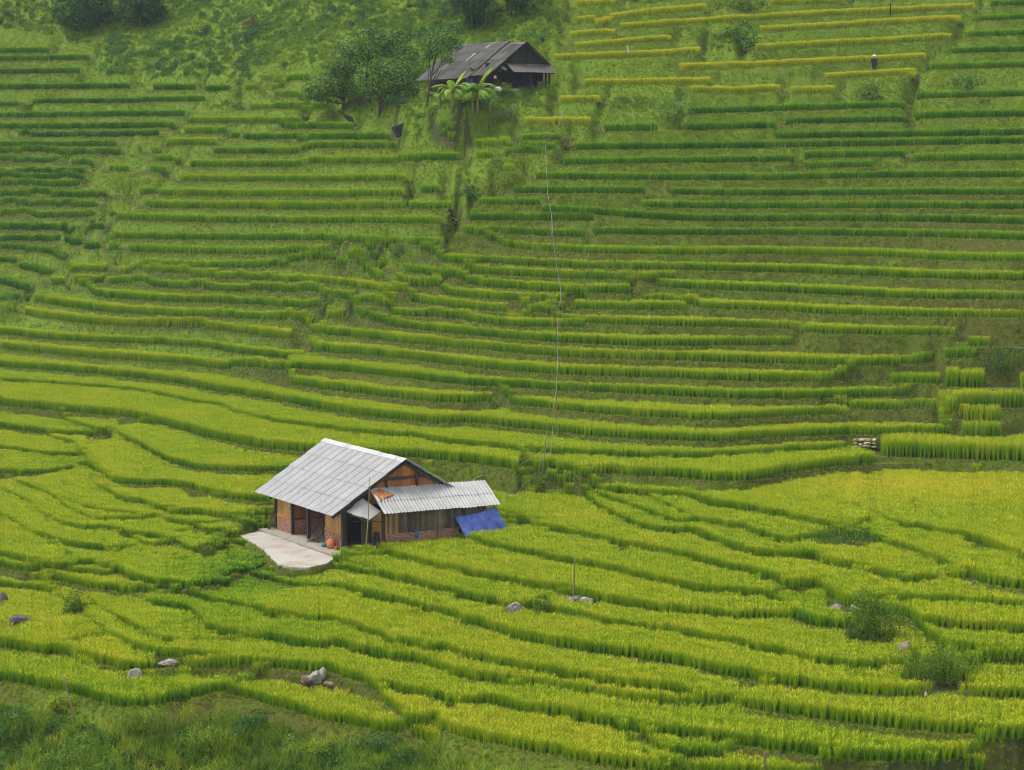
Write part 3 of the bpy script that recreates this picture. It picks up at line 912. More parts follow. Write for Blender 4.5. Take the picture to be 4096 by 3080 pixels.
def plain(name, c, rough=.8, vary=.25, scale=6, spec=.25, bump=.2):
    k = Nt(name); pos = k.n('NewGeometry').outputs['Position']
    n = k.noise(scale, 5, .6, pos)
    lo = tuple(x * (1 - vary) for x in c); hi = tuple(min(1, x * (1 + vary)) for x in c)
    return k.done(k.bsdf(k.ramp(n, [(.3, lo), (.7, hi)]), rough, spec, k.bump(n, bump, .02)))

def roof_sheet(name, pale, mid, dirt, streak=(1.2, 9, 9), patch=.5, lo=.94, hi=1.04, wet=.3):
    k = Nt(name); tc = k.n('TexCoord'); mp = k.n('Mapping'); mp.inputs['Scale'].default_value = streak
    k.l(tc.outputs['Object'], mp)
    n1 = k.noise(2.2, 6, .7, mp.outputs[0]); geo = k.n('NewGeometry')
    n2 = k.noise(.8, 5, .65, geo.outputs['Position']); n3 = k.noise(16, 3, .6, geo.outputs['Position'])
    base = k.ramp(n1, [(.3, mid), (.62, pale)])
    st = k.ramp(n2, [(.42, (0, 0, 0)), (.75, (1, 1, 1))]); sf = k.n('Math', operation='MULTIPLY', i_1=patch); k.l(st, sf)
    c = k.mix(sf, base, dirt)
    gr = k.ramp(n3, [(.3, (.86, .86, .86)), (.6, (1, 1, 1))]); c2 = k.mix(1., c, gr, 'MULTIPLY')
    hs = k.n('HueSaturation'); k.l(object_tint(k, lo, hi), hs.inputs['Value']); k.l(c2, hs.inputs['Color'])
    return k.done(k.bsdf(hs, .7, wet))

ROOF_W = roof_sheet('white_fibre_cement', (.5, .505, .515), (.4, .405, .415), (.3, .295, .28), (7, .6, 3), .5)
ROOF_A = roof_sheet('annex_fibre_cement', (.5, .505, .51), (.36, .365, .37), (.22, .22, .21), (5, .7, 3), .55)
ROOF_D = roof_sheet('old_dark_fibre_cement', (.12, .115, .108), (.066, .062, .058), (.16, .155, .145), (6, .6, 3), .6, .75, 1.3, .2)
W_NEW = wood('new_pine_board', (.36, .17, .05), (.5, .26, .085), (.58, .33, .12), .6, (.9, 1.12))
W_RED = wood('reddish_gable_board', (.3, .11, .03), (.43, .17, .05), (.5, .22, .07), .6, (.85, 1.15))
W_OLD = wood('weathered_plank', (.05, .04, .03), (.13, .105, .075), (.24, .2, .15), .9, (.55, 1.7))
W_DARK = wood('dark_post_wood', (.018, .016, .014), (.05, .045, .04), (.1, .09, .075), .9, (.8, 1.3))
W_BLACK = wood('near_black_board', (.008, .007, .006), (.022, .02, .018), (.045, .04, .034), .9, (.6, 1.6))  # near-black boards: porch recess, door head, gable backing, old farmhouse
BAMBOO = wood('dry_bamboo', (.16, .12, .06), (.3, .24, .13), (.42, .35, .22), .6, (.75, 1.2), (20, 20, 2))
STICK = wood('dry_stick', (.07, .05, .035), (.15, .11, .075), (.26, .2, .14), .9, (.6, 1.4))
def brick_material():
    k = Nt('fired_brick'); geo = k.n('NewGeometry')
    n = k.noise(9, 5, .7, geo.outputs['Position'])
    c = k.ramp(n, [(.3, (.17, .07, .045)), (.5, (.30, .135, .085)), (.72, (.46, .33, .26))])
    hs = k.n('HueSaturation'); k.l(object_tint(k, .7, 1.3), hs.inputs['Value']); k.l(c, hs.inputs['Color'])
    return k.done(k.bsdf(hs, .95, .1, k.bump(n, .4, .01)))
BRICK = brick_material()
MORTAR = plain('grey_mortar', (.42, .36, .31), .95, .25, 14)
def concrete():
    k = Nt('pale_stained_concrete'); pos = k.n('NewGeometry').outputs['Position']
    n1 = k.noise(.55, 6, .62, pos, .6); n2 = k.noise(2.6, 5, .7, pos); n3 = k.noise(22, 3, .6, pos)
    base = k.ramp(n2, [(.3, (.34, .315, .28)), (.6, (.44, .42, .39))])
    rust = k.ramp(n1, [(.47, (0, 0, 0)), (.62, (1, 1, 1))]); rf = k.n('Math', operation='MULTIPLY', i_1=.75); k.l(rust, rf)
    c = k.mix(rf, base, (.27, .18, .115))
    wet = k.noise(.8, 2, .5, pos); wf = k.ramp(wet, [(.66, (0, 0, 0)), (.72, (1, 1, 1))])
    wm = k.n('Math', operation='MULTIPLY', i_1=.55); k.l(wf, wm)
    c = k.mix(wm, c, (.2, .18, .1))
    c = k.mix(.35, c, k.ramp(n3, [(.3, (.3, .28, .25)), (.7, (.47, .45, .42))]))
    return k.done(k.bsdf(c, .75, .3, k.bump(n2, .15, .02)))
CONC = concrete()
CONC_G = plain('grey_concrete', (.3, .275, .235), .9, .25, 3)
DARK_IN = plain('soot_dark_interior', (.012, .011, .01), .95, .3, 2)

# ------------------------------------------------------------------ the white roofed farmhouse
house = empty('farmhouse', (HO[0], HO[1], HZ), HANG)
tag(house, 'farmhouse with white corrugated roof, wooden walls on brick, beside a concrete yard', 'house')
RX, RZ, EX, EZ, RY0, RY1 = 4.09, 5.1, -.9, 2.1, -.4, 10.4     # ridge, eave, roof ends
box('porch_floor', house, CONC_G, -1.3, 2.2, -1.22, 9.28, -.22, -.001)
box('floor_slab', house, CONC_G, 2.2, 8.1, -.2, 8.6, -.2, -.02)
box('annex_floor', house, CONC_G, 2.2, 9.0, -1.4, -.2, -.2, -.03)

def brick_wall(ax, fixed, a0, a1, z0, z1, out, single):
    """courses of brick on a mortar core; ax 'x' runs along the gable, 'y' along the ridge; out = side the face looks to"""
    core = .1
    lo, hi = (fixed, fixed + core) if out < 0 else (fixed - core, fixed)
    if ax == 'y': box('brick_wall', house, MORTAR, lo, hi, a0, a1, z0, z1)
    else: box('brick_wall', house, MORTAR, a0, a1, lo, hi, z0, z1)
    nz = int((z1 - z0) / .077); V, F = [], []
    rr = random.Random(int(a0 * 97 + z0 * 31))
    for r in range(nz):
        zc = z0 + (r + .5) * (z1 - z0) / nz
        p = a0 + (.115 if r % 2 else 0)
        cuts = ([(a0, a0 + .105)] if r % 2 else [])
        while p < a1 - .05:
            cuts.append((p, min(p + .218, a1))); p += .23
        for c0, c1 in cuts:
            if c1 - c0 < .04: continue
            pr = .012 + rr.uniform(-.006, .008)
            b0, b1 = (fixed - pr, fixed + .03) if out < 0 else (fixed - .03, fixed + pr)
            if single:
                if ax == 'y': box('brick', house, BRICK, b0, b1, c0, c1, zc - .032, zc + .032)
                else: box('brick', house, BRICK, c0, c1, b0, b1, zc - .032, zc + .032)
            else:
                n = len(V)
                for q in (0, 1):
                    for (aa, zz) in ((c0, zc - .032), (c1, zc - .032), (c1, zc + .032), (c0, zc + .032)):
                        V.append(((b0 if q == 0 else b1), aa, zz) if ax == 'y' else (aa, (b0 if q == 0 else b1), zz))
                F += [(n, n + 1, n + 2, n + 3), (n + 7, n + 6, n + 5, n + 4), (n, n + 4, n + 5, n + 1), (n + 1, n + 5, n + 6, n + 2), (n + 2, n + 6, n + 7, n + 3), (n + 3, n + 7, n + 4, n)]
    if V:
        tag(link('brick_courses', poly_mesh('brick_courses', V, F, BRICK), house), kind='stuff')

def boards(ax, fixed, a0, a1, z0, z1, mat, w=.16, th=.025, name='board', seed=1, top=None, gap=.004):
    rr = random.Random(seed); p = a0; out = []
    while p < a1 - .01:
        q = min(p + w * rr.uniform(.8, 1.2), a1)
        if a1 - q < .04: q = a1
        zt = top((p + q) / 2) if top else z1
        j = rr.uniform(-.005, .005)
        if zt - z0 > .05:
            if ax == 'y': out.append(box(name, house, mat, fixed + j - th / 2, fixed + j + th / 2, p + gap, q - gap, z0, zt))
            else: out.append(box(name, house, mat, p + gap, q - gap, fixed + j - th / 2, fixed + j + th / 2, z0, zt))
        p = q
    return out

def under_front(x):                        # underside of the roof above a point
    return (EZ + (x - EX) * (RZ - EZ) / (RX - EX) if x < RX else RZ - (x - RX) * (RZ - EZ) / (RX - EX)) - .1
zt0 = under_front(-.3)
# front line: left bay, recess, right bay
brick_wall('y', -.36, 6.3, 8.4, 0, .9, -1, False)
boards('y', -.33, 6.3, 8.4, 1.0, zt0, W_NEW, seed=2)
box('sill_rail', house, W_NEW, -.4, -.28, 6.3, 8.4, .9, 1.0)
brick_wall('x', 6.2, -.25, 1.7, 0, .9, -1, False)
boards('x', 6.24, -.25, 1.7, .97, 2.3, W_RED, seed=3)
brick_wall('y', 0., .12, 2.5, 0, .88, -1, True)
boards('y', .03, .12, 2.5, .98, under_front(.03), W_NEW, seed=4)
box('sill_rail', house, W_NEW, -.035, .07, .12, 2.5, .88, .98)
boards('x', 2.56, .05, 1.7, 0, 2.3, W_OLD, seed=12)
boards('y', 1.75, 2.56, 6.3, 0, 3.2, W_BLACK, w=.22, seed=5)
for py, px, w in ((8.5, -.4, .13), (6.2, -.36, .17), (4.02, -.32, .2), (2.56, .02, .11), (0., .02, .24)):
    box('post', house, W_DARK, px - w / 2, px + w / 2, py - w / 2, py + w / 2, .06, under_front(px) + .02)
    if w > .15: box('post_footing', house, CONC_G, px - w * .8, px + w * .8, py - w * .75, py + w * .75, 0, .07)
box('post', house, W_DARK, -.25, -.13, 8.62, 8.74, 0, 2.3)
beam('front_beam', house, W_DARK, (-.35, -.3, 2.28), (-.35, 10.2, 2.28), .1, .12)
# gable end with the door
box('door_post', house, W_DARK, 1.62, 1.78, -.08, .08, 0, 2.9)
box('door_lintel', house, W_DARK, .14, 1.62, -.07, .06, 2.02, 2.16)
door = box('door', house, W_OLD, 1.16, 1.62, -.05, -.005, .05, 2.0)
box('door_sill', house, W_DARK, .14, 1.62, -.1, .1, -.01, .06)
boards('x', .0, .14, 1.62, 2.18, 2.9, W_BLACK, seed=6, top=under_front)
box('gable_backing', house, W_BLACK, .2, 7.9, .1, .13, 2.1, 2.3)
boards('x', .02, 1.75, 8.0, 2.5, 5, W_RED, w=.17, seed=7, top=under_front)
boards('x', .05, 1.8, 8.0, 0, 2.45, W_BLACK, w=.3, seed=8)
beam('tie_beam', house, W_DARK, (2.2, -.06, 4.02), (6.1, -.06, 4.02), .1, .14)
beam('tie_beam', house, W_DARK, (.3, -.06, 2.5), (7.9, -.06, 2.5), .1, .16)
for px in (2.86, 4.95):
    beam('gable_post', house, W_DARK, (px, -.075, 2.5), (px, -.075, under_front(px)), .13, .1)
for s in (-1, 1):
    beam('rafter', house, W_DARK, (RX, -.1, RZ - .16), (RX + s * 4.9, -.1, EZ - .1), .1, .16)
    beam('rafter', house, W_DARK, (RX, 8.5, RZ - .16), (RX + s * 4.9, 8.5, EZ - .1), .1, .14)
# far gable and back wall, seen from the side only
boards('x', 8.5, -.3, 8.0, 0, 4.9, W_NEW, w=.3, seed=9, top=under_front)
boards('y', 8.0, 0, 8.5, 0, under_front(8.0), W_NEW, w=.4, seed=10)
for px in (0.4, 1.6, 2.9, RX - .25, RX + .25, 5.3, 6.6, 7.8, 8.7):
    zz = under_front(px) + .045
    beam('purlin', house, W_DARK, (px, RY0 + .08, zz), (px, RY1 - .1, zz), .06, .07)

def lay_roof(par, e0, e1, r0, r1, ny, rows, mat, waves, amp, name='roof_sheet', over=.14, jitter=0., seed=0, lift=.016):
    """sheets between eave line e0-e1 and top line r0-r1, lowest row first, each row lapping the one below"""
    e0, e1, r0, r1 = map(Vector, (e0, e1, r0, r1)); rr = random.Random(seed)
    wv = (e1 - e0) / ny; up = (r0 - e0); ln = up.length; udir = up.normalized(); xdir = wv.normalized()
    nrm = xdir.cross(-udir)
    if nrm.z < 0: nrm = -nrm
    flip = xdir.cross(-udir).z < 0
    sl = (ln + over * (rows - 1)) / rows
    me = corrugated(name, wv.length + .03, sl, waves, amp, mat)
    out = []
    for r in range(rows):
        for c in range(ny):
            low = e0 + wv * c + udir * (r * (sl - over))
            top = low + udir * sl + nrm * (lift * .2)
            org = top + nrm * (lift * r * .35 + amp + .004 + (c % 2) * .002)
            yd = (low + nrm * lift - top).normalized()
            xd = xdir if not flip else -xdir
            if flip: org = org + wv
            zd = xd.cross(yd)
            M = Matrix((xd, yd, zd)).transposed().to_4x4(); M.translation = org - yd * rr.uniform(-jitter, jitter)
            o = link(name, me, par); o.matrix_local = M
            out.append(o)
    return out
lay_roof(house, (EX, RY1, EZ), (EX, RY0, EZ), (RX, RY1, RZ), (RX, RY0, RZ), 12, 4, ROOF_W, 6, .036, jitter=.012, seed=1, lift=.034)
lay_roof(house, (2 * RX - EX, RY0, EZ), (2 * RX - EX, RY1, EZ), (RX, RY0, RZ), (RX, RY1, RZ), 12, 4, ROOF_W, 6, .036, jitter=.012, seed=2, lift=.034)
RIDGE = roof_sheet('ridge_cap_cement', (.52, .525, .54), (.45, .455, .46), (.34, .34, .34), (2, 2, 2), .3)
def ridge_cap(L):
    v, f = [], []
    prof = [(-.32, -.155), (-.16, -.045), (0, .03), (.16, -.045), (.32, -.155)]
    for y in (0, L):
        for x, z in prof: v.append((x, y, z))
    for y in (0, L):
        for x, z in prof: v.append((x, y, z - .015))
    for i in range(4):
        f += [(i, i + 1, 6 + i, 5 + i), (10 + i, 15 + i, 16 + i, 11 + i), (i, 10 + i, 11 + i, i + 1), (5 + i, 6 + i, 16 + i, 15 + i)]
    f += [(0, 5, 15, 10), (4, 14, 19, 9)]
    return poly_mesh('ridge_cap', v, f, RIDGE)
_rc = ridge_cap(1.2)
for i in range(10):
    o = link('ridge_cap', _rc, house, (RX, RY0 - .03 + i * 1.085, RZ + .1 + (i % 2) * .012))
    o.rotation_euler = (R(random.uniform(-.7, .7)), 0, R(random.uniform(-1.2, 1.2)))
_bolt = poly_mesh('roof_bolt', [(.035, 0, 0), (.017, .03, 0), (-.017, .03, 0), (-.035, 0, 0), (-.017, -.03, 0), (.017, -.03, 0), (0, 0, .05)], [(0, 1, 6), (1, 2, 6), (2, 3, 6), (3, 4, 6), (4, 5, 6), (5, 0, 6)], DARK_IN)
for i in range(13):
    y = .4 + i * .78; x = EX + .72 + (i % 2) * .05
    link('roof_bolt', _bolt, house, (x, y, EZ + (x - EX) * .6012 + .085))
for (x, y) in ((2.9, 1.0), (3.1, 5.8), (1.3, 9.6)):
    link('roof_bolt', _bolt, house, (x, y, EZ + (x - EX) * .6012 + .085))

# annex along the gable ---------------------------------------------------------
AY = -1.45
brick_wall('x', AY, 1.95, 7.1, .28, .92, -1, True)
brick_wall('x', AY, 1.95, 7.1, -.15, .27, -1, False)
brick_wall('y', 1.82, -1.4, -.1, 0, .9, -1, False)
boards('y', 1.85, -1.4, -.1, .95, 2.2, W_NEW, seed=21)
box('sill_rail', house, W_NEW, 1.78, 1.88, -1.4, -.1, .9, .96)
_seq = [W_NEW, W_OLD, W_NEW, W_OLD, W_NEW]
rr_ = random.Random(8); p = 2.02; i = 0
while p < 8.9:
    q = p + rr_.uniform(.13, .24)
    m = _seq[i] if i < 5 else W_OLD
    box('plank', house, m, p + .004, q - .004, AY - .012 + rr_.uniform(-.008, .008), AY + .02, .93, 2.3); p = q; i += 1
for px in (1.9, 5.68, 8.9):
    box('post', house, W_OLD if px > 2 else W_DARK, px - .085, px + .085, AY - .1, AY + .07, -.1, 2.32)
beam('annex_beam', house, W_DARK, (1.75, AY, 2.36), (9.2, AY, 2.3), .1, .1)
boards('y', 8.95, -1.4, 0, 0, 2.6, W_OLD, w=.25, seed=23)
for px in (1.9, 3.8, 5.7, 7.6, 9.2):
    beam('annex_rafter', house, W_DARK, (px, -.02, 3.36), (px, -2.0, 2.2), .06, .08)
lay_roof(house, (1.62, -2.05, 2.24), (9.62, -2.05, 2.12), (1.72, -.02, 3.5), (9.5, -.02, 3.3), 9, 2, ROOF_A, 4, .036, jitter=.03, seed=5, lift=.03)
for i, (x, y) in enumerate(((3.0, -.6), (8.6, -.5), (5.6, -1.5))):
    link('roof_bolt', _bolt, house, (x, y, 3.47 + y * .58))
# small awning over the door: three sheets between four corners
P1, P2, P3, P4 = Vector((.12, .07, 2.3)), Vector((.5, -2.45, 2.12)), Vector((1.75, -1.5, 2.34)), Vector((1.3, -.05, 2.96))
def awning():
    for c in range(3):
        v, f = [], []; n = 16
        for lay in (0, 1):
            for j in (0, 1):
                for i in range(n + 1):
                    t = (c + i / n * 1.03) / 3; a = P4.lerp(P3, t); b = P1.lerp(P2, t)
                    p = a.lerp(b, j * (1 + .03 * (c == 1))); p = p + Vector((0, 0, .05 * math.cos(6.28318 * i / 4) - .012 * lay + c * .006))
                    v.append(p)
        m = n + 1
        for i in range(n):
            f += [(i, m + i, m + i + 1, i + 1), (2 * m + i, 2 * m + i + 1, 3 * m + i + 1, 3 * m + i), (m + i, 3 * m + i, 3 * m + i + 1, m + i + 1)]
        link('awning_sheet', poly_mesh('awning_sheet', v, f, ROOF_A), house)
awning()
beam('awning_beam', house, W_DARK, (.2, .0, 2.14), (.55, -2.3, 1.98), .06)
beam('awning_prop', house, W_DARK, (.55, -2.3, 1.98), (1.85, -1.5, 1.75), .05)

# ------------------------------------------------------------------ the yard
def slab(name, outline, z0, z1, mat):
    n = len(outline); v = [(p[0], p[1], z1) for p in outline] + [(p[0], p[1], z0) for p in outline]
    f = [tuple(range(n))] + [(i, n + i, n + (i + 1) % n, (i + 1) % n) for i in range(n)]
    return poly_mesh(name, v, f, mat)
def smooth_outline(P, it=2):
    for _ in range(it):
        Q = []
        for a, b in zip(P, P[1:] + P[:1]):
            a, b = np.array(a), np.array(b); Q += [a * .75 + b * .25, a * .25 + b * .75]
        P = Q
    return P
yard = [hw(*p) for p in [(-1.305, 9.2)] + [tuple(q) for q in smooth_outline(PATIO)] if p[0] < -1.3]
_yc = [hw(*p) for p in PATIO]
yo = []
for a, b in zip(_yc, _yc[1:] + _yc[:1]):
    for t in np.linspace(0, 1, 6)[:-1]:
        q = a * (1 - t) + b * t; yo.append(q + (rg_y := np.array([random.uniform(-.05, .05), random.uniform(-.05, .05)])))
yo[0] = _yc[0]
pm = slab('patio', yo[::-1], HZ - .5, HZ - .105, CONC)
tag(link('patio', pm), 'pale stained concrete yard in front of the white roofed house', None, None, 'structure')
# ------------------------------------------------------------------ the old dark farmhouse on the slope
far_house = empty('old_farmhouse', (FO[0], FO[1], FZ), FANG)
tag(far_house, 'old dark farmhouse with black corrugated roof and open gable porch, up the slope behind trees', 'house')
QX, QZ, QE, QEZ = 3.65, 4.35, -1.6, .92
def fbox(*a, **k): return box(a[0], far_house, *a[1:], **k)
def under_far(x):
    return (QEZ + (x - QE) * (QZ - QEZ) / (QX - QE) if x < QX else QZ - (x - QX) * (QZ - QEZ) / (QX - QE)) - .1
lay_roof(far_house, (QE, 9.3, QEZ), (QE, 1.75, QEZ), (QX, 9.3, QZ + .14), (QX, 1.75, QZ + .14), 9, 4, ROOF_D, 5, .03, jitter=.03, seed=31, lift=.03)
lay_roof(far_house, (QE + .5, 1.85, QEZ + .24), (QE + .5, -.7, QEZ + .24), (QX, 1.85, QZ - .02), (QX, -.7, QZ - .02), 3, 4, ROOF_D, 5, .03, jitter=.03, seed=32, lift=.03)
lay_roof(far_house, (6.75, -.7, 2.32), (6.75, 9.3, 2.32), (QX, -.7, QZ), (QX, 9.3, QZ), 12, 3, ROOF_D, 5, .03, jitter=.03, seed=33, lift=.03)
lay_roof(far_house, (.6, -1.95, 1.46), (6.1, -1.95, 1.5), (1.2, -.6, 2.3), (6.55, -.6, 2.38), 7, 1, ROOF_D, 5, .034, jitter=.04, seed=34, lift=.03)
ROOF_P = plain('pale_patch_sheet', (.5, .5, .5), .6, .2, 3)
_sl = (QZ + .14 - QEZ) / (QX - QE)
def on_slope(x, off): return QEZ + (x - QE) * _sl + off
for (x0, x1, y0, y1) in ((.95, 2.1, 4.75, 5.05), (2.75, 3.3, 4.0, 4.3)):
    o = link('roof_patch', poly_mesh('roof_patch', [(x0, y0, on_slope(x0, .1)), (x1, y0, on_slope(x1, .1)), (x1, y1, on_slope(x1, .1)), (x0, y1, on_slope(x0, .1)),
             (x0, y0, on_slope(x0, .08)), (x1, y0, on_slope(x1, .08)), (x1, y1, on_slope(x1, .08)), (x0, y1, on_slope(x0, .08))],
             [(0, 1, 2, 3), (7, 6, 5, 4), (0, 4, 5, 1), (1, 5, 6, 2), (2, 6, 7, 3), (3, 7, 4, 0)], ROOF_P), far_house)
for i in range(8):
    o = link('ridge_cap', _rc, far_house, (QX, 1.7 + i * .96, QZ + .2)); o.data = _rc.copy() if i == 0 else _rd
    if i == 0:
        _rd = o.data; _rd.materials.clear(); _rd.materials.append(ROOF_D)
for i in range(2):
    link('ridge_cap', _rd, far_house, (QX, -.72 + i * 1.2, QZ + .05))
# walls: split bamboo front, near-black boards, open porch under the gable
def fboards(ax, fixed, a0, a1, z0, z1, mat, w, seed, top=None, name='board'):
    rr = random.Random(seed); p = a0
    while p < a1 - .02:
        q = min(p + w * rr.uniform(.8, 1.2), a1); zt = top((p + q) / 2) if top else z1 + rr.uniform(-.04, .04)
        j = rr.uniform(-.012, .012)
        if zt > z0 + .05:
            if ax == 'y': box(name, far_house, mat, fixed + j - .02, fixed + j + .02, p + .006, q - .006, z0, zt)
            else: box(name, far_house, mat, p + .006, q - .006, fixed + j - .02, fixed + j + .02, z0, zt)
        p = q
fboards('y', 0, 1.0, 9.0, 0, 1.75, STICK, .1, 41, name='bamboo_slat')
fboards('x', 9.0, 0, 6.4, 0, 4, W_BLACK, .3, 42, under_far)
fboards('y', 6.4, 0, 9, 0, 2.4, W_BLACK, .35, 43)
fboards('x', 1.0, 0, 6.4, 0, 2.4, W_BLACK, .28, 44)
fboards('x', -.45, 1.5, 5.9, 2.42, 4.2, W_BLACK, .3, 45, under_far)
fboards('x', -1.5, 4.3, 5.7, 0, .75, W_OLD, .25, 46)
for px, py in ((0, -.2), (0, 1.0), (3.4, -1.55), (5.8, -1.55), (6.4, -.4), (0, 3.7), (0, 6.4), (0, 9.0)):
    box('post', far_house, W_BLACK, px - .07, px + .07, py - .07, py + .07, -.4, min(under_far(px), 1.7 if py < -1 else 9))
beam('porch_beam', far_house, W_BLACK, (.5, -1.6, 1.5), (6.4, -1.6, 1.52), .09)
for x_, z_ in ((QE + .6, QEZ + .2), (6.65, 2.3)):
    beam('rafter', far_house, W_BLACK, (QX, -.55, QZ - .14), (x_, -.55, z_ - .04), .08, .14)
fbox('floor', CONC_G, -.1, 6.6, -1.5, 9.1, -.25, -.01)
STONE = plain('grey_field_stone', (.2, .185, .16), .95, .45, 5, .15, .5)
rr_ = random.Random(5)
def rock_mesh(seed, sx, sy, sz, mat, name='stone', sub=2, rough=.28, flat=.0):
    bm = bmesh.new(); bmesh.ops.create_icosphere(bm, subdivisions=sub, radius=1)
    r = random.Random(seed); cut = [(Vector((r.gauss(0, 1), r.gauss(0, 1), r.gauss(0, 1))).normalized(), r.uniform(.55, .9)) for _ in range(9)]
    for v in bm.verts:
        p = v.co.copy()
        for d, h in cut:
            q = p.dot(d)
            if q > h: p -= d * (q - h) * .85
        p *= 1 + r.uniform(-rough, rough) * .18
        v.co = Vector((p.x * sx, p.y * sy, p.z * sz))
    me = bpy.data.meshes.new(name); bm.to_mesh(me); bm.free(); me.materials.append(mat)
    return me
_st = [rock_mesh(60 + i, .24, .16, .12, STONE, 'stone', 1) for i in range(4)]
for row in range(4):                                   # dry stone footing below the bamboo wall
    for i in range(20):
        o = link('stone', _st[(i * 3 + row) % 4], far_house, (-.12 + rr_.uniform(-.05, .05), .9 + i * .42 + (row % 2) * .2, -.1 - row * .2))
        o.rotation_euler = (rr_.uniform(-.3, .3), rr_.uniform(-.3, .3), 1.57 + rr_.uniform(-.3, .3))
# torn sheets where the two roofs meet the porch roof
for i, (x, y, z, a) in enumerate(((.5, -.7, 1.75, .5), (.9, -1.0, 1.8, 1.1), (.2, -.4, 1.55, -.3), (1.3, -1.1, 1.95, .2), (-.6, 1.9, 1.75, .9))):
    o = link('broken_sheet', corrugated('broken_sheet', .55, .5, 3, .03, ROOF_P if i in (1, 3) else ROOF_D), far_house, (x, y, z)); o.rotation_euler = (.5, .3 * (i % 2), a)

# ------------------------------------------------------------------ cloths, bags and yard things
def cloth_mat(name, c, vary=.25, rough=.8, spec=.2): return plain(name, c, rough, vary, 3.5, spec, .35)
def tarp_material():
    k = Nt('blue_tarpaulin'); pos = k.n('NewGeometry').outputs['Position']
    n1 = k.noise(1.6, 5, .6, pos, .8); n2 = k.noise(7, 4, .7, pos)
    c = k.ramp(n1, [(.3, (.06, .1, .44)), (.55, (.1, .16, .56)), (.72, (.2, .26, .62))])
    c = k.mix(k.ramp(n2, [(.62, (0, 0, 0)), (.8, (.5, .5, .5))]), c, (.36, .38, .5))
    return k.done(k.bsdf(c, .5, .35, k.bump(n2, .5, .03)))
BLUE = tarp_material(); BLACK = cloth_mat('black_plastic', (.012, .013, .014), .3, .5, .4)
NET = cloth_mat('dark_shade_net', (.02, .026, .028), .4); ORANGE = cloth_mat('orange_woven_sack', (.5, .17, .075), .2)
TEAL = cloth_mat('teal_bag', (.03, .16, .17)); RUST = cloth_mat('rust_brown_cloth', (.36, .14, .045), .35); PALEBLUE = cloth_mat('blue_rag', (.05, .12, .3))
WHITE_C = cloth_mat('white_rag', (.55, .53, .52), .15); PINK = cloth_mat('pink_cloth', (.5, .2, .27), .2)

def sheet(name, corners, mat, nu=14, nv=10, fold=.05, seed=1, thick=.012, freq=3):
    """a hanging or lying cloth between four corners (a b c d around) with folds"""
    a, b, c, d = map(Vector, corners); r = random.Random(seed); ph = [r.uniform(0, 6.28) for _ in range(4)]
    nrm = (b - a).cross(d - a).normalized(); v, f = [], []
    for lay in (0, 1):
        for j in range(nv + 1):
            for i in range(nu + 1):
                s, t = i / nu, j / nv
                p = a.lerp(b, s).lerp(d.lerp(c, s), t)
                w = math.sin(s * 6.28 * freq * .5 + ph[0] + t) * .6 + math.sin(s * 6.28 * freq + ph[1] - 2 * t) * .3 + math.sin(t * 5 + ph[2] + s * 3) * .4
                p = p + nrm * (fold * w * (.3 + .7 * t) - thick * lay) + Vector((0, 0, -.6 * fold * math.sin(s * math.pi) * (1 - t)))
                v.append(p)
    m = (nu + 1) * (nv + 1)
    for j in range(nv):
        for i in range(nu):
            q = j * (nu + 1) + i
            f.append((q, q + 1, q + nu + 2, q + nu + 1)); f.append((m + q, m + q + nu + 1, m + q + nu + 2, m + q + 1))
    edge = [(j * (nu + 1), (j + 1) * (nu + 1)) for j in range(nv)] + [((j + 1) * (nu + 1) + nu, j * (nu + 1) + nu) for j in range(nv)] \
        + [(i + 1, i) for i in range(nu)] + [(nv * (nu + 1) + i, nv * (nu + 1) + i + 1) for i in range(nu)]
    f += [(p, q, q + m, p + m) for p, q in edge]
    return poly_mesh(name, v, f, mat, True)
def hl(t, s, z): return (*hw(t, s), HZ + z)
def fl(t, s, z): return (*fw(t, s), FZ + z)

tag(link('tarpaulin', sheet('tarpaulin', [hl(6.7, -1.62, 1.66), hl(9.4, -1.8, 2.02), hl(10.4, -2.5, .05), hl(7.1, -2.9, -.1)], BLUE, 34, 20, .2, 3, freq=7)),
    'bright blue tarpaulin hung as a lean-to at the end of the white roofed house', 'tarpaulin')
tag(link('tarpaulin', sheet('tarpaulin', [hl(9.5, -1.92, 2.0), hl(10.3, -.2, 1.5), hl(11.0, -.1, .0), hl(10.42, -1.66, .1)], BLUE, 12, 10, .06, 4)),
    'folded side flap of the blue tarpaulin lean-to, turned away to the right', 'tarpaulin')
zr = 3.47 - .58 * .72
tag(link('cloth', sheet('cloth', [hl(1.78, -.42, 3.42), hl(2.35, -.18, 3.5), hl(3.05, -.75, 3.16), hl(1.9, -1.1, 2.98)], RUST, 12, 10, .05, 6)),
    'rust brown cloth thrown over the corner of the annex roof', 'cloth')
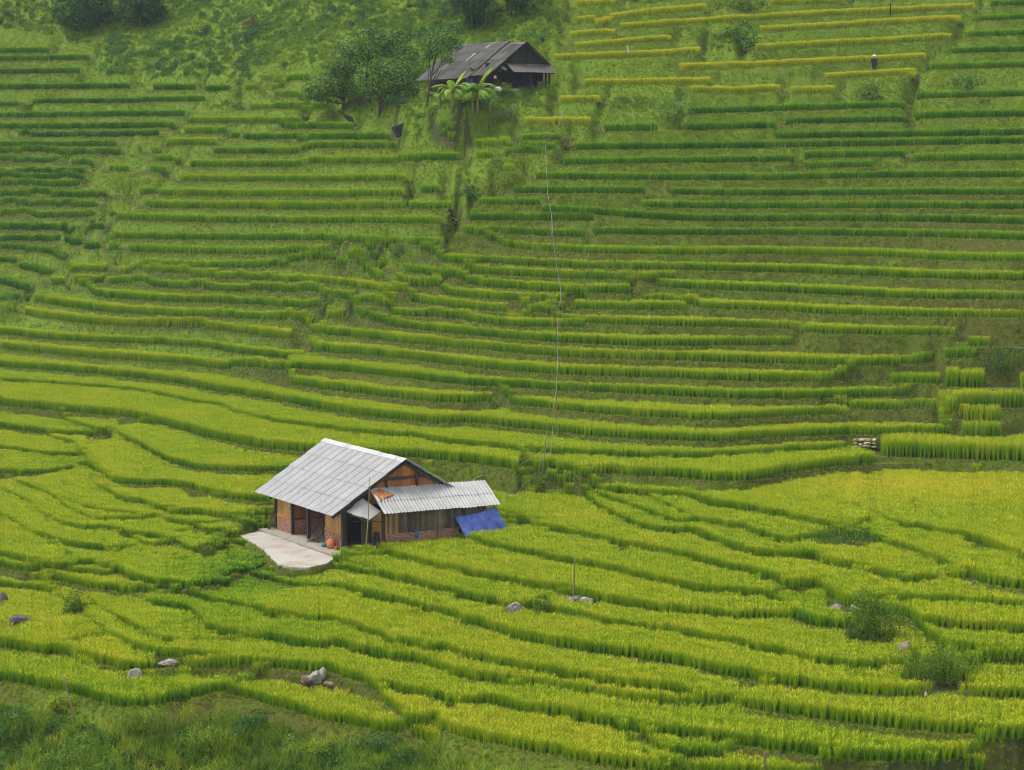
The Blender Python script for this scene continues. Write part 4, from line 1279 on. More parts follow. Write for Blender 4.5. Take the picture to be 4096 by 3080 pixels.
def sack(name, base, r, h, mat, seed, neck=True):
    bm = bmesh.new(); rr = random.Random(seed); n = 14; prof = [(0, 0), (.85, .02), (1.02, .18), (1.05, .45), (.98, .7), (.72, .88), (.3, .95), (.2, 1.0), (.38, 1.1), (.05, 1.12)]
    if not neck: prof = [(0, 0), (.9, .05), (1.05, .3), (.95, .65), (.6, .9), (0, 1.0)]
    rings = []
    for (q, z) in prof:
        rings.append([bm.verts.new((math.cos(6.283 * k / n) * r * q * (1 + .08 * math.sin(3 * k + seed) + rr.uniform(-.05, .05)), math.sin(6.283 * k / n) * r * .8 * q * (1 + rr.uniform(-.05, .05)), z * h)) for k in range(n)])
    for A, B in zip(rings, rings[1:]):
        for k in range(n): bm.faces.new((A[k], A[(k + 1) % n], B[(k + 1) % n], B[k]))
    bmesh.ops.remove_doubles(bm, verts=bm.verts, dist=1e-4)
    me = bpy.data.meshes.new(name); bm.to_mesh(me); bm.free(); me.materials.append(mat)
    me.polygons.foreach_set('use_smooth', np.ones(len(me.polygons), bool))
    return link(name, me, None, base)
tag(sack('sack', hl(-.42, .82, 0), .27, .62, ORANGE, 3), 'full orange woven sack tied at the neck, against the brick wall', 'sack')
o = sack('bag', hl(-.55, 1.42, 0), .2, .26, TEAL, 5, False); tag(o, 'small teal plastic bag on the porch next to the orange sack', 'bag')
o = box('wood_block', None, W_RED, -.16, .16, -.1, .1, -.09, .09); o.location = hl(-.32, .22, .1); o.rotation_euler = (0, 0, HANG + .3)
tag(o, 'short reddish wood block on the porch floor beside the corner post', 'block')
tag(link('plastic_sheet', sheet('plastic_sheet', [hl(1.66, -.75, 1.05), hl(1.74, -1.15, 1.1), hl(1.5, -1.45, .05), hl(1.3, -.65, .02)], BLACK, 9, 9, .06, 9)),
    'black plastic sheet hanging beside the dark doorway of the white roofed house', 'plastic sheet')
tag(link('rag', sheet('rag', [hl(4.0, -1.5, 1.08), hl(4.22, -1.5, 1.08), hl(4.24, -1.55, .58), hl(4.02, -1.55, .56)], PALEBLUE, 6, 8, .03, 10)),
    'small blue rag hung on the brick wall under the grey planks', 'rag')
tag(link('jacket', sheet('jacket', [hl(1.2, 4.9, 2.0), hl(1.2, 4.0, 2.05), hl(1.25, 4.2, .75), hl(1.25, 4.75, .7)], cloth_mat('dark_blue_cloth', (.012, .016, .035)), 10, 10, .07, 11)),
    'dark blue clothes hanging in the shade of the recessed porch', 'clothes')
def stick_pile(name, label, spots, par_loc, cat='sticks'):
    e = empty(name, par_loc); tag(e, label, cat)
    for i, (p, q, r) in enumerate(spots):
        mid = (Vector(p) + Vector(q)) / 2 + Vector((random.uniform(-.05, .05), random.uniform(-.05, .05), random.uniform(-.04, .06)))
        tube('stick', e, STICK, [p, mid, q], [r, r * .9, r * .7], 6)
    return e
rr_ = random.Random(17)
sp = []
for i in range(16):
    a, b = rr_.uniform(-.75, -.1), rr_.uniform(2.75, 3.6); p = Vector(hl(a, b, .02)); q = Vector(hl(.05 + rr_.uniform(-.05, .05), 2.64 + rr_.uniform(0, .22), rr_.uniform(.7, 1.35)))
    o_ = Vector(hl(-.3, 3, 0)); sp.append((p - o_, q - o_, rr_.uniform(.018, .035)))
stick_pile('firewood_sticks', 'heap of long sticks leaning against the porch post behind the teal bag', sp, hl(-.3, 3, 0))
sp = []
for i in range(9):
    p = Vector(hl(-.75 + rr_.uniform(-.2, .25), 8.75 + rr_.uniform(-.15, .2), .02)); q = Vector(hl(-.35, 8.66 + rr_.uniform(-.08, .12), rr_.uniform(1.0, 1.8)))
    o_ = Vector(hl(-.5, 8.7, 0)); sp.append((p - o_, q - o_, rr_.uniform(.016, .028)))
stick_pile('firewood_sticks', 'dark roots and sticks propped at the left corner of the white roofed house', sp, hl(-.5, 8.7, 0))
def pole_thing(name, label, base, top, r, mat, cat='pole', bend=.0, group=None, nodes=True):
    e = empty(name, tuple(base)); tag(e, label, cat, group)
    b = Vector(base); t = Vector(top) - b; side = Vector((1, 0, 0))
    pts = [t * s + side * math.sin(s * 3.14) * bend for s in np.linspace(-.05, 1, 7)]
    tube('shaft', e, mat, pts, list(np.linspace(r, r * .62, 7)), 7)
    if nodes and t.length > 1.2:
        for k in range(1, int(t.length / .45)):
            s = k * .45 / t.length; c = t * s + side * math.sin(s * 3.14) * bend; d = t.normalized() * .015
            rr = r * (1 - .38 * s) * 1.18
            tube('joint', e, mat, [c - d, c + d], [rr, rr], 7)
    return e
pole_thing('bamboo_pole', 'thin tall bamboo pole standing before the small awning over the doorway', spot(1463, 2192, 120.9), spot(1478, 1908, 120.9), .035, BAMBOO, bend=.05)
# ------------------------------------------------------------------ trees, bananas, bushes, rocks, poles
BARK = plain('tree_bark', (.085, .07, .055), .95, .4, 6, .1, .5)
def foliage_mat(name, base, vary=.4, stops=None, trans=.25): return leaf_material(name, stops or G_SCRUB, base, trans, .6, vary)
LEAF_MID = foliage_mat('tree_leaf', .55, .9); LEAF_DARK = foliage_mat('dark_tree_leaf', .28, .5); LEAF_BLUE = foliage_mat('dusky_bush_leaf', .33, .4)
LEAF_FRESH = foliage_mat('fresh_bush_leaf', .6, .4, G_WEED); LEAF_LIGHT = foliage_mat('light_broad_leaf', .74, .35, G_WEED); LEAF_OLIVE = foliage_mat('olive_leaf', .62, .8)
LEAF_BUSH = foliage_mat('dark_field_bush_leaf', .38, .5, G_WEED)
STRAW = foliage_mat('dry_straw', .5, .6, [(0., (.06, .045, .025)), (.5, (.16, .12, .06)), (1., (.3, .24, .13))])

def crown_leaves(L, blobs, n, size, r):
    """leaf sprays on and inside uneven lobes; gaps stay between the lobes"""
    tot = sum(b[3] * b[4] for b in blobs)
    for (cx, cy, cz, rx, rz) in blobs:
        m = int(n * rx * rz / tot); twigs = max(6, m // 9)
        for t in range(twigs):
            d = Vector((r.gauss(0, 1), r.gauss(0, 1), r.gauss(.15, .9))).normalized(); q = r.uniform(.62, 1.06) ** .7
            c = Vector((cx + d.x * rx * q, cy + d.y * rx * q, cz + d.z * rz * q))
            for _ in range(9):
                off = Vector((r.gauss(0, 1), r.gauss(0, 1), r.gauss(0, .7))) * size * .85
                nn = d + Vector((r.uniform(-.8, .8), r.uniform(-.8, .8), r.uniform(0, 1.1)))
                L.leaf(c + off, nn, (r.uniform(-1, 1), r.uniform(-1, 1), r.uniform(-.9, .3)), size * r.uniform(.8, 1.4), size * r.uniform(.45, .7))

def tree(label, base, height, blobs, leaf, n=2600, size=.2, lean=(0, 0), tr=.12, seed=1, name='tree', group=None):
    """blobs in metres relative to the foot: x, y, z, radius across, radius up"""
    e = empty(name, tuple(base)); tag(e, label, 'tree', group)
    r = random.Random(seed); L = Leafer(seed); crown_leaves(L, blobs, n, size, r)
    zc = sum(b[2] for b in blobs) / len(blobs)
    top = Vector((lean[0], lean[1], zc))
    pts = [Vector((0, 0, -.3)), Vector((lean[0] * .2 + r.uniform(-.1, .1), lean[1] * .2, zc * .3)), Vector((lean[0] * .55, lean[1] * .55 + r.uniform(-.1, .1), zc * .62)), top]
    trunk = tube('trunk', e, BARK, pts, [tr * 1.25, tr, tr * .8, tr * .4], 8)
    for b in blobs:
        s = pts[2] * r.uniform(.75, 1.0) if r.random() < .6 else pts[1]
        q = Vector((b[0], b[1], b[2] + b[4] * .3)); mid = (s + q) / 2 + Vector((0, 0, -.1 * (q - s).length * r.uniform(.2, 1)))
        tube('limb', trunk, BARK, [s, mid, q], [tr * .5, tr * .36, tr * .12], 6)
    link('crown', L.mesh('crown', [leaf]), e)
    return e
def blobs_px(list_px, u0, v0, ppm, depth=1.):
    """lobes given on the photo (u, v, half width, half height) -> metres from the foot"""
    return [((u - u0) / ppm, random.uniform(-.5, .5) * depth, (v0 - v) / ppm, a / ppm, b / ppm) for u, v, a, b in list_px]
def th(x, y): return 1100 + x / 1.8433, 50 + y / 1.8433
def put_tree(label, foot, lobes, leaf, **kw):
    u, v = th(*foot); p = on_ground(u, v); ppm = FPX / p[1]
    lb = [(*th(x, y), a / 1.8433, b / 1.8433) for x, y, a, b in lobes]
    return tree(label, p, 5, blobs_px(lb, u, v, ppm, 1.2), leaf, **kw)
put_tree('low spreading tree left of the old farmhouse, its trunk by the bamboo rail', (505, 730), [(330, 560, 120, 70), (460, 500, 120, 80), (560, 580, 90, 60), (400, 620, 100, 45), (280, 610, 80, 40), (500, 430, 90, 60)], LEAF_OLIVE, n=4600, size=.23, seed=3, tr=.16)
put_tree('tall bushy tree standing behind the others left of the old farmhouse', (690, 690), [(600, 380, 130, 90), (740, 290, 140, 90), (850, 210, 130, 80), (960, 330, 90, 80), (560, 280, 100, 70), (700, 180, 90, 50), (470, 420, 80, 60)], LEAF_MID, n=6400, size=.24, seed=4, tr=.2)
put_tree('dense dark green tree in front of the left eave of the old farmhouse', (775, 750), [(720, 470, 110, 90), (860, 540, 120, 80), (950, 470, 100, 90), (830, 420, 110, 70), (980, 590, 70, 55), (720, 590, 90, 50), (880, 620, 80, 40)], LEAF_MID, n=6000, size=.23, seed=5, tr=.15)
put_tree('slim bare trunked tree with a small crown rising before the old roof', (1115, 700), [(1130, 240, 75, 50), (1220, 190, 80, 50), (1310, 240, 70, 45), (1180, 300, 70, 35), (1270, 340, 45, 40), (1290, 180, 50, 35), (1130, 330, 40, 30)], LEAF_MID, n=2600, size=.2, lean=(1.1, 0), seed=6, tr=.09)
# dark clumps along the top of the view
def big_dark(label, u, v, lobes, seed, leaf=LEAF_DARK, n=2600, size=.3, name='tree'):
    p = on_ground(u, v); ppm = FPX / p[1]
    return tree(label, p, 6, blobs_px(lobes, u, v, ppm, 2), leaf, n=n, size=size, seed=seed, tr=.2, name=name)
big_dark('dark leafy tree at the upper left edge of the hillside, leftmost of the two', 345, 112, [(290, 30, 75, 75), (370, 20, 75, 80), (415, 60, 60, 50), (320, 80, 70, 40), (350, -60, 110, 70)], 11, n=6500)
big_dark('dark leafy tree at the upper left, the right one of the two', 560, 108, [(530, 40, 70, 70), (600, 45, 65, 65), (560, -10, 80, 70), (620, 85, 45, 35), (570, -70, 100, 60)], 12, n=6000)
def bamboo_clump(label, u, v, seed, n=26, spread=1.6, h=6.5):
    p = on_ground(u, v); e = empty('bamboo_clump', tuple(p)); spread *= 1.5; tag(e, label, 'bamboo', 'bamboo clumps at the top')
    r = random.Random(seed); L = Leafer(seed)
    for i in range(n):
        a, q = r.uniform(0, 6.283), r.uniform(.1, spread * .5); b = Vector((math.cos(a) * q, math.sin(a) * q, -.2))
        out = Vector((math.cos(a), math.sin(a), 0)) * r.uniform(.4, 1.7); hh = h * r.uniform(.6, 1)
        pts = [b, b + out * .25 + Vector((0, 0, hh * .5)), b + out + Vector((0, 0, hh * .88)), b + out * 2.1 + Vector((0, 0, hh * .93))]
        if i < 8: tube('culm', e, BAMBOO if i % 3 else LEAF_MID, pts, [.05, .04, .025, .008], 6)
        for k in range(170):
            t = r.uniform(.12, 1) * 2.999; s = int(t); c = pts[s].lerp(pts[s + 1], t - s) + Vector((r.gauss(0, .22), r.gauss(0, .22), r.gauss(0, .2)))
            L.leaf(c, (r.uniform(-1, 1), r.uniform(-1, 1), r.uniform(.2, 1)), (r.uniform(-.6, .6), r.uniform(-.6, .6), -1), r.uniform(.35, .6), .11)
    link('foliage', L.mesh('foliage', [LEAF_DARK]), e)
bamboo_clump('dark bamboo clump with bare stems behind the old roof ridge', 1900, 118, 21)
bamboo_clump('dark bamboo clump cut by the top edge of the view, right of the bare stems', 2075, 60, 22, 22)
bamboo_clump('dark bamboo clump at the top, left of the bare stems', 1830, 30, 23, 16, 1.2)

def bush(label, u, v, w, h, leaf, seed, n=700, size=.1, name='bush', grass=0, cat='bush', group=None, lift=.45):
    """a mound of leaves: u, v the middle of its foot, w and h its size on the photo"""
    p = on_ground(u, v); ppm = FPX / p[1]; rx, rz = w / ppm / 2, h / ppm
    e = empty(name, tuple(p)); tag(e, label, cat, group)
    r = random.Random(seed); L = Leafer(seed)
    lobes = [(r.uniform(-.5, .5) * rx, r.uniform(-.4, .4) * min(rx, 1.2), rz * r.uniform(.3, .75), rx * r.uniform(.45, .65), rz * r.uniform(.4, .55)) for _ in range(6)]
    crown_leaves(L, lobes, n, size, r)
    link('foliage', L.mesh('foliage', [leaf]), e)
    for i in range(3):
        q = Vector(lobes[i][:3]); tube('stem', e, BARK, [(q.x * .3, q.y * .3, -.2), (q.x * .7, q.y * .7, q.z * .5), tuple(q)], [.03, .022, .01], 5)
    if grass:
        G = Leafer(seed + 50); rr = G.r
        for i in range(grass):
            x, y = rr.gauss(0, .5) * rx, rr.gauss(0, .4) * min(rx, 1.2)
            G.ribbon((x, y, rz * .35 * rr.random()), rr.uniform(0, 6.28), rr.uniform(.1, .6), rz * rr.uniform(.45, .9), .025, rr.uniform(.3, 1.3), 0, 3)
        link('grass_blades', G.mesh('grass_blades', [LEAF_FRESH]), e)
    KEEP_CLEAR.append((p[0], p[1] + .1, rx * .8)); KEEP_CLEAR.append((p[0], p[1] - .9, rx * .8))
    return e

bush('round dark green bush swallowing grey rocks among the right hand fields', 3490, 2575, 230, 220, LEAF_BUSH, 31, 2600, .12, grass=160)
bush('low grassy mound below the round bush among the right hand fields', 3745, 2735, 350, 170, LEAF_BUSH, 32, 2000, .11, grass=420)
bush('small green bush between two rock groups below the blue tarpaulin', 2160, 2472, 115, 85, LEAF_BUSH, 33, 700, .1)
bush('green bush on the edge of a field at the far left of the lower fields', 300, 2468, 150, 110, LEAF_BUSH, 34, 900, .11)
bush('pale flowering weeds in front of the wide yellow field', 3380, 2175, 330, 60, LEAF_BLUE, 35, 1300, .09, name='weed_patch', grass=200, cat='weeds')
bush('dark brownish shrub on the bank under the golden terraces', 2680, 492, 200, 95, LEAF_OLIVE, 36, 1000, .16)
bush('dark shrub below the scarecrow at the end of the golden terraces', 3480, 410, 130, 65, LEAF_DARK, 37, 700, .15)
bush('grey green shrub patch at the right edge under the upper terraces', 3880, 365, 170, 60, LEAF_BLUE, 38, 800, .15)
bush('bluish leafy thicket splitting the golden terraces', 2960, 205, 200, 120, LEAF_BLUE, 39, 1500, .17)
bush('bluish leafy thicket at the very top between golden terraces', 2990, 50, 150, 75, LEAF_BLUE, 40, 900, .17)
bush('dark green thicket on the right edge above the tall rice', 4010, 1492, 260, 110, LEAF_DARK, 41, 1500, .14, grass=160)
bush('dark weeds on the gully edge right of the middle terraces', 2030, 745, 180, 60, LEAF_FRESH, 42, 800, .14)
bush('leafy weeds in the gully between the two terrace slopes', 1900, 800, 150, 60, LEAF_DARK, 43, 700, .14)
bush('broad leaved light green plants on the spur left of the middle slope', 500, 765, 300, 75, LEAF_LIGHT, 44, 1300, .17)
bush('dry brown bush on the corner under the golden strip', 2272, 605, 62, 70, STRAW, 45, 420, .13)
bush('dark weeds around the end of a terrace in the middle slope', 1590, 1035, 120, 40, LEAF_DARK, 46, 500, .12)
bush('dark leafy weeds in the left gully beside the middle terraces', 470, 1060, 150, 60, LEAF_FRESH, 47, 700, .13)
bush('green weeds creeping down the lower left gully', 60, 1250, 170, 60, LEAF_FRESH, 48, 700, .13)
bush('bushy weeds at the foot of the cable pole by the lowest terrace', 2170, 1955, 110, 60, LEAF_FRESH, 49, 500, .1)
bush('leafy plants on the bank by the slanted pole at the lower left', 230, 2850, 150, 70, LEAF_LIGHT, 50, 500, .14)
bush('dark fern like bush in the middle of the bottom bank', 1010, 2960, 190, 110, LEAF_DARK, 51, 900, .12, grass=120)
bush('dark bush on the bottom bank left of the middle', 560, 2930, 240, 110, LEAF_FRESH, 52, 1000, .11, grass=260)
bush('bluish weeds in the lower left corner of the bank', 60, 2960, 260, 120, LEAF_BLUE, 53, 1100, .11, grass=200)
bush('dark leafy bush on the bank below the lowest field edge', 1500, 3010, 240, 80, LEAF_DARK, 54, 1000, .11, grass=160)
bush('low green shrub on the bottom bank, third from the left corner', 830, 3010, 230, 110, LEAF_FRESH, 55, 900, .11, grass=260)
bush('round light shrub near the bottom edge left of the middle', 1230, 3040, 200, 90, LEAF_LIGHT, 56, 800, .1, grass=180)
bush('dark undergrowth on the earth bank below the low spreading tree', *th(930, 700), 150, 40, LEAF_DARK, 57, 600, .14)
bush('low garden plants under the banana plants', *th(1160, 770), 80, 40, LEAF_FRESH, 58, 420, .14)
bush('weeds on the right side of the old farmhouse porch', *th(1690, 590), 60, 35, LEAF_FRESH, 59, 300, .13)
bush('brown dry undergrowth under the trees left of the old farmhouse', *th(640, 690), 110, 40, STRAW, 60, 400, .15)
bush('heap of cut brown brush on the upper left slope', 1010, 112, 95, 45, STRAW, 61, 420, .18, name='brush_heap', cat='brush heap')

LEAF_BAN = leaf_material('banana_leaf', [(0., (.05, .16, .02)), (.5, (.16, .33, .035)), (1., (.42, .5, .05))], .55, .4, .45, .5, .3)
LEAF_BANY = leaf_material('young_banana_leaf', [(0., (.2, .36, .03)), (1., (.5, .55, .06))], .5, .4, .45, .5, .3)
def banana(label, foot, h, seed, n=8, yellow=False):
    u, v = th(*foot); p = on_ground(u, v); e = empty('banana_plant', tuple(p)); tag(e, label, 'banana plant', 'banana plants below the old farmhouse')
    r = random.Random(seed)
    tube('stalk', e, plain('banana_stalk_%d' % seed, (.2, .19, .07), .7, .3, 5), [(0, 0, -.3), (.03, 0, h * .2), (0, .02, h * .4)], [.16, .13, .09], 8)
    for i in range(n):
        az = 6.283 * i / n + r.uniform(-.4, .4); lean = r.uniform(.3, 1.0) if i > 1 else r.uniform(.05, .3)
        Lf = h * r.uniform(.42, .6); w = Lf * .3; P = Vector((0, 0, h * .38)); ang = lean; v, f = [], []
        side = Vector((-math.sin(az), math.cos(az), 0)); seg = 7; prof = [.05, .35, .85, 1, .95, .8, .5, .05]
        for k in range(seg + 1):
            ww = w * prof[k] * .5; d = Vector((math.cos(az) * math.sin(ang), math.sin(az) * math.sin(ang), math.cos(ang))); nn = side.cross(d)
            v += [P - side * ww + nn * ww * .35, P.copy(), P + side * ww + nn * ww * .35]
            P = P + d * Lf / seg; ang += r.uniform(.16, .34) * (1.2 if lean > .3 else .5)
        for k in range(seg):
            a = 3 * k; f += [(a, a + 1, a + 4, a + 3), (a + 1, a + 2, a + 5, a + 4)]
        me = poly_mesh('leaf', v, f, LEAF_BANY if (i < 2 or yellow) else LEAF_BAN)
        ha = me.attributes.new('hue', 'FLOAT', 'POINT'); ha.data.foreach_set('value', np.full(len(v), r.random(), np.float32))
        link('leaf', me, e)
    return e
banana('tall banana plant with an upright pale leaf, left of the blue cloth', (1310, 735), 4.4, 71, 15)
banana('tallest banana plant with yellow upright leaves, under the blue cloth', (1490, 750), 4.9, 72, 15, False)
banana('small banana plant right of the tallest one', (1580, 740), 2.6, 73, 10)
banana('small banana plant left of the tall pair', (1215, 700), 2.4, 74, 10)
banana('tiny banana shoot beside the slim bare trunk', (1118, 650), 2.0, 75, 5)
banana('low yellowish banana plant between the tall pair', (1455, 735), 2.4, 76, 7, True)

# things around the old farmhouse -------------------------------------------------
def wpt(x, y, back=0.): return on_ground(*th(x, y)) + np.array([0, back, 0])
def hung(name, label, pts, mat, cat, depth_at, seed, fold=.06, **kw):
    """a cloth whose corners are photo points at one distance"""
    c = [spot(*th(*p), depth_at + q) for p, q in pts]
    return tag(link(name, sheet(name, c, mat, 12, 10, fold, seed, **kw)), label, cat)
yb = on_ground(*th(940, 900))[1]
hung('shade_net', 'torn black shade net draped over stakes at the edge of a green terrace', [((858, 845), 0), ((990, 790), .6), ((1016, 885), .3), ((895, 922), -.2)], NET, 'net', yb, 81, .09)
yb2 = on_ground(*th(560, 845))[1]
hung('shade_net', 'dark net trailing from the low tree down the end of the dark green terrace', [((485, 735), .3), ((570, 768), .3), ((604, 848), 0), ((575, 845), 0)], NET, 'net', yb2, 82, .07)
hung('cloth', 'blue cloth hanging under the eave of the old farmhouse', [((1413, 478), 0), ((1466, 472), 0), ((1462, 548), 0), ((1410, 552), 0)], BLUE, 'cloth', float(fw(-1.0, 2.9)[1]), 83, .06)
hung('bag', 'pale blue bag hanging in the shade under the dense tree', [((770, 650), 0), ((806, 655), 0), ((802, 692), 0), ((768, 695), 0)], PALEBLUE, 'bag', on_ground(*th(790, 735))[1], 84, .05)
hung('cloth', 'dark garment hung on a stick right of the old roof', [((1956, 182), 0), ((1984, 186), 0), ((1980, 222), 0), ((1962, 220), 0)], BLACK, 'cloth', float(on_ground(*th(1970, 235))[1]), 85, .04)
o = sack('lantern', tuple(spot(*th(1624, 490), 196.2)), .13, .3, PINK, 7); tag(o, 'small pink lantern hung under the porch eave of the old farmhouse', 'lantern')
o = sack('sack', tuple(on_ground(*th(1642, 590))), .35, .5, WHITE_C, 8, False); tag(o, 'pale sack lying in front of the dark porch of the old farmhouse', 'sack')
r0 = on_ground(*th(205, 785)); r1 = on_ground(*th(480, 782)); r1[1] = r0[1]; r1[0] = spot(*th(480, 782), r0[1])[0]; r1[2] = r0[2]
e = empty('bamboo_rail', tuple(r0)); tag(e, 'pale bamboo rail along the top of the dark green terrace under the trees', 'rail')
dx = r1 - r0
tube('rail', e, BAMBOO, [(0, 0, .35), tuple(dx * .5 + np.array([0, 0, .3])), tuple(dx + np.array([0, 0, .33]))], .06, 7)
tube('rail', e, BAMBOO, [(0, .1, .2), tuple(dx * .5 + np.array([0, .1, .22])), tuple(dx + np.array([0, .1, .2]))], .05, 7)
for s in (0, .33, .66, 1): tube('post', e, STICK, [tuple(dx * s + np.array([0, .05, -.3])), tuple(dx * s + np.array([0, .05, .75]))], .04, 6)
p0 = on_ground(*th(1570, 850)); e = empty('stick_fence', tuple(p0)); tag(e, 'rough fence of slanting sticks on the bank below the old farmhouse', 'fence')
for i in range(12):
    s = i / 11; q = on_ground(*th(1570 + 210 * s, 850 - 85 * s)) - p0; h_ = random.uniform(.6, 1.1)
    tube('stick', e, STICK, [tuple(q + np.array([0, 0, -.2])), tuple(q + np.array([random.uniform(-.1, .35), 0, h_]))], .03, 5)
    if i: tube('rail', e, STICK, [tuple(lq + np.array([0, 0, .5])), tuple(q + np.array([0, 0, .55]))], .025, 5)
    lq = q

# rocks ---------------------------------------------------------------------
def rock_mat(name, c, moss, rust=0.):
    k = Nt(name); pos = k.n('NewGeometry').outputs['Position']
    n1 = k.noise(3.5, 6, .65, pos); n2 = k.noise(1.4, 3, .5, pos); n3 = k.noise(14, 4, .7, pos)
    col = k.ramp(n1, [(.3, tuple(x * .45 for x in c)), (.5, c), (.72, tuple(min(1, x * 1.45) for x in c))])
    col = k.mix(k.ramp(n2, [(.55 - rust * .2, (0, 0, 0)), (.66 - rust * .15, (1, 1, 1))]), col, moss)
    return k.done(k.bsdf(col, .92, .15, k.bump(n3, .5, .03)))
RK_G = rock_mat('grey_boulder', (.19, .18, .165), (.09, .1, .04)); RK_P = rock_mat('pale_boulder', (.31, .295, .26), (.14, .11, .07)); RK_R = rock_mat('rust_stained_boulder', (.2, .175, .155), (.15, .065, .035), .5)
RK_D = rock_mat('dark_boulder', (.1, .097, .095), (.05, .06, .03)); RK_Y = rock_mat('buff_stone', (.4, .34, .24), (.25, .2, .12))
def rock(label, u, v, w, h, mat, seed, group=None, name='rock', sub=3):
    p = on_ground(u, v); ppm = FPX / p[1]; sx, sz = w / ppm / 2, h * 1.1 / ppm
    o = link(name, rock_mesh(seed, sx, sx * .8, sz * .62, mat, name, sub), None, (p[0], p[1] + sx * .3, p[2] + sz * .38))
    KEEP_CLEAR.append((p[0], p[1], sx * 1.05)); KEEP_CLEAR.append((p[0], p[1] - .7, sx * 1.05)); KEEP_CLEAR.append((p[0], p[1] - 1.5, sx * .9))
    return tag(o, label, name, group)
rock('low dark grey boulder lying in the field at the far left edge', 78, 2512, 100, 48, RK_D, 1)
rock('grey rock cut by the left edge of the view', 8, 2430, 50, 55, RK_D, 2)
rock('pale blocky boulder with rusty foot on the left lower field edge', 540, 2738, 66, 62, RK_P, 3)
rock('flat pale stone half sunk in rice right of the blocky boulder', 668, 2668, 84, 28, RK_P, 4)
rock('rust red rock at the left of the rock group near the bottom bank', 1228, 2750, 64, 36, RK_R, 5)
rock('grey middle rock of the group near the bottom bank', 1262, 2738, 62, 50, RK_P, 6)
rock('upright top rock of the group near the bottom bank', 1292, 2722, 36, 44, RK_P, 7)
rock('long rusty low rock right in the group near the bottom bank', 1322, 2752, 66, 24, RK_R, 8)
rock('large pale boulder left of the small bush below the blue tarpaulin', 2052, 2466, 72, 44, RK_P, 9)
rock('brown rock touching the large pale boulder on its right', 2088, 2468, 44, 32, RK_R, 10)
rock('flat whitish stone under the large pale boulder', 2048, 2482, 50, 14, RK_P, 11)
rock('small brown rock behind the small bush below the tarpaulin', 2180, 2440, 36, 26, RK_G, 12)
for i, (u, v, w, h) in enumerate(((2285, 2425, 46, 36), (2312, 2420, 40, 36), (2340, 2418, 42, 30), (2362, 2426, 40, 26), (2300, 2412, 30, 24))):
    rock(('leftmost', 'second', 'third', 'rightmost', 'rearmost')[i] + ' of the grey stones heaped at the foot of the lone bamboo pole', u, v, w, h, RK_G if i % 2 else RK_P, 20 + i, 'stones at the foot of the lone pole', 'stone')
rock('small grey stone on a grassy bund left of the lone pole', 1655, 2486, 36, 26, RK_G, 30, None, 'stone')
rock('little brown stone on the bund below the yellow rice middle', 1843, 2508, 22, 13, RK_R, 31, None, 'stone')
rock('little whitish stone in rice right below the doorway', 1533, 2244, 24, 11, RK_P, 32, None, 'stone')
rock('flat dark stone in the yellow field right of the lone pole top', 2470, 2214, 62, 15, RK_D, 33, None, 'stone')
rock('dark jagged rock on the bank above the round bush', 3345, 2452, 66, 32, RK_G, 34)
rock('smooth grey rock touching the round bush on its upper left', 3418, 2460, 42, 40, RK_P, 35)
rock('slanting dark rock below left of the round bush', 3378, 2570, 74, 42, RK_D, 36)
rock('brown straw covered rock between the two bushy mounds', 3622, 2632, 72, 62, rock_mat('straw_covered_rock', (.22, .18, .13), (.12, .1, .06)), 37)
rock('tiny pale stone at the foot of the grassy mound', 3704, 2790, 16, 22, RK_Y, 38, None, 'stone')
rock('white and brown stone on the bund of the upper right field', 3886, 2212, 26, 17, RK_P, 39, None, 'stone')
rock('small dark rock on the earth riser near the right edge', 3950, 2700, 34, 16, RK_D, 40, None, 'stone')
rr_ = random.Random(9)
for i in range(15):
    u = 3425 + (i % 5) * 17 + rr_.uniform(-5, 5); v = 1788 - (i // 5) * 13 + rr_.uniform(-3, 3)
    p = on_ground(u, v + (i // 5) * 6)
    ppm = FPX / p[1]; s = rr_.uniform(9, 14) / ppm
    o = link('stone', rock_mesh(200 + i, s * 1.15, s, s * .62, RK_Y, 'stone', 2), None, tuple(spot(u, v, p[1] - .25)))
    tag(o, 'buff stone in the %s row of the heap beside tall rice, %s from left' % (('bottom', 'middle', 'top')[i // 5], ('first', 'second', 'third', 'fourth', 'last')[i % 5]), 'stone', 'stone heap by the tall rice')
for i, (u, v) in enumerate(((1812, 880), (1824, 886), (1818, 894))):
    p = on_ground(u, v); tag(link('stone', rock_mesh(230 + i, .16, .14, .11, RK_Y, 'stone', 2), None, (p[0], p[1], p[2] + .06)), 'pale stone in the eroded gully between the slopes, ' + ('uppermost', 'rightmost', 'lowest')[i] + ' of three', 'stone', 'gully stones')

# cable line up the slope ------------------------------------------------------
CABLE = plain('grey_cable', (.22, .225, .23), .6, .15, 4); ROPE = plain('straw_rope', (.42, .36, .2), .9, .2, 6)
tops = {}
def slope_pole(key, label, ub, vb, ut, vt, r=.035, mat=BAMBOO):
    p = on_ground(ub, vb); t = spot(ut, vt, p[1] - .02); tops[key] = t
    return pole_thing('cable_pole', label, p, t, r, mat, 'pole', group='poles of the cable line')
slope_pole(1, 'short stake at the top of the cable line by the upper golden strip', 2259, 505, 2251, 440)
slope_pole(2, 'leaning topmost stick carrying the cable beside the golden strip', 2186, 590, 2162, 479)
slope_pole(3, 'pale bamboo pole of the cable line, third from the top', 2207, 960, 2207, 862, .045)
slope_pole(4, 'thin dark pole just below the third, on the middle slope', 2217, 1070, 2227, 898, .03, STICK)
slope_pole(5, 'cable pole in the middle of the slope, leaning slightly right', 2250, 1255, 2241, 1143)
slope_pole(6, 'thin cable pole above the small white cross stick', 2226, 1395, 2228, 1263, .03, STICK)
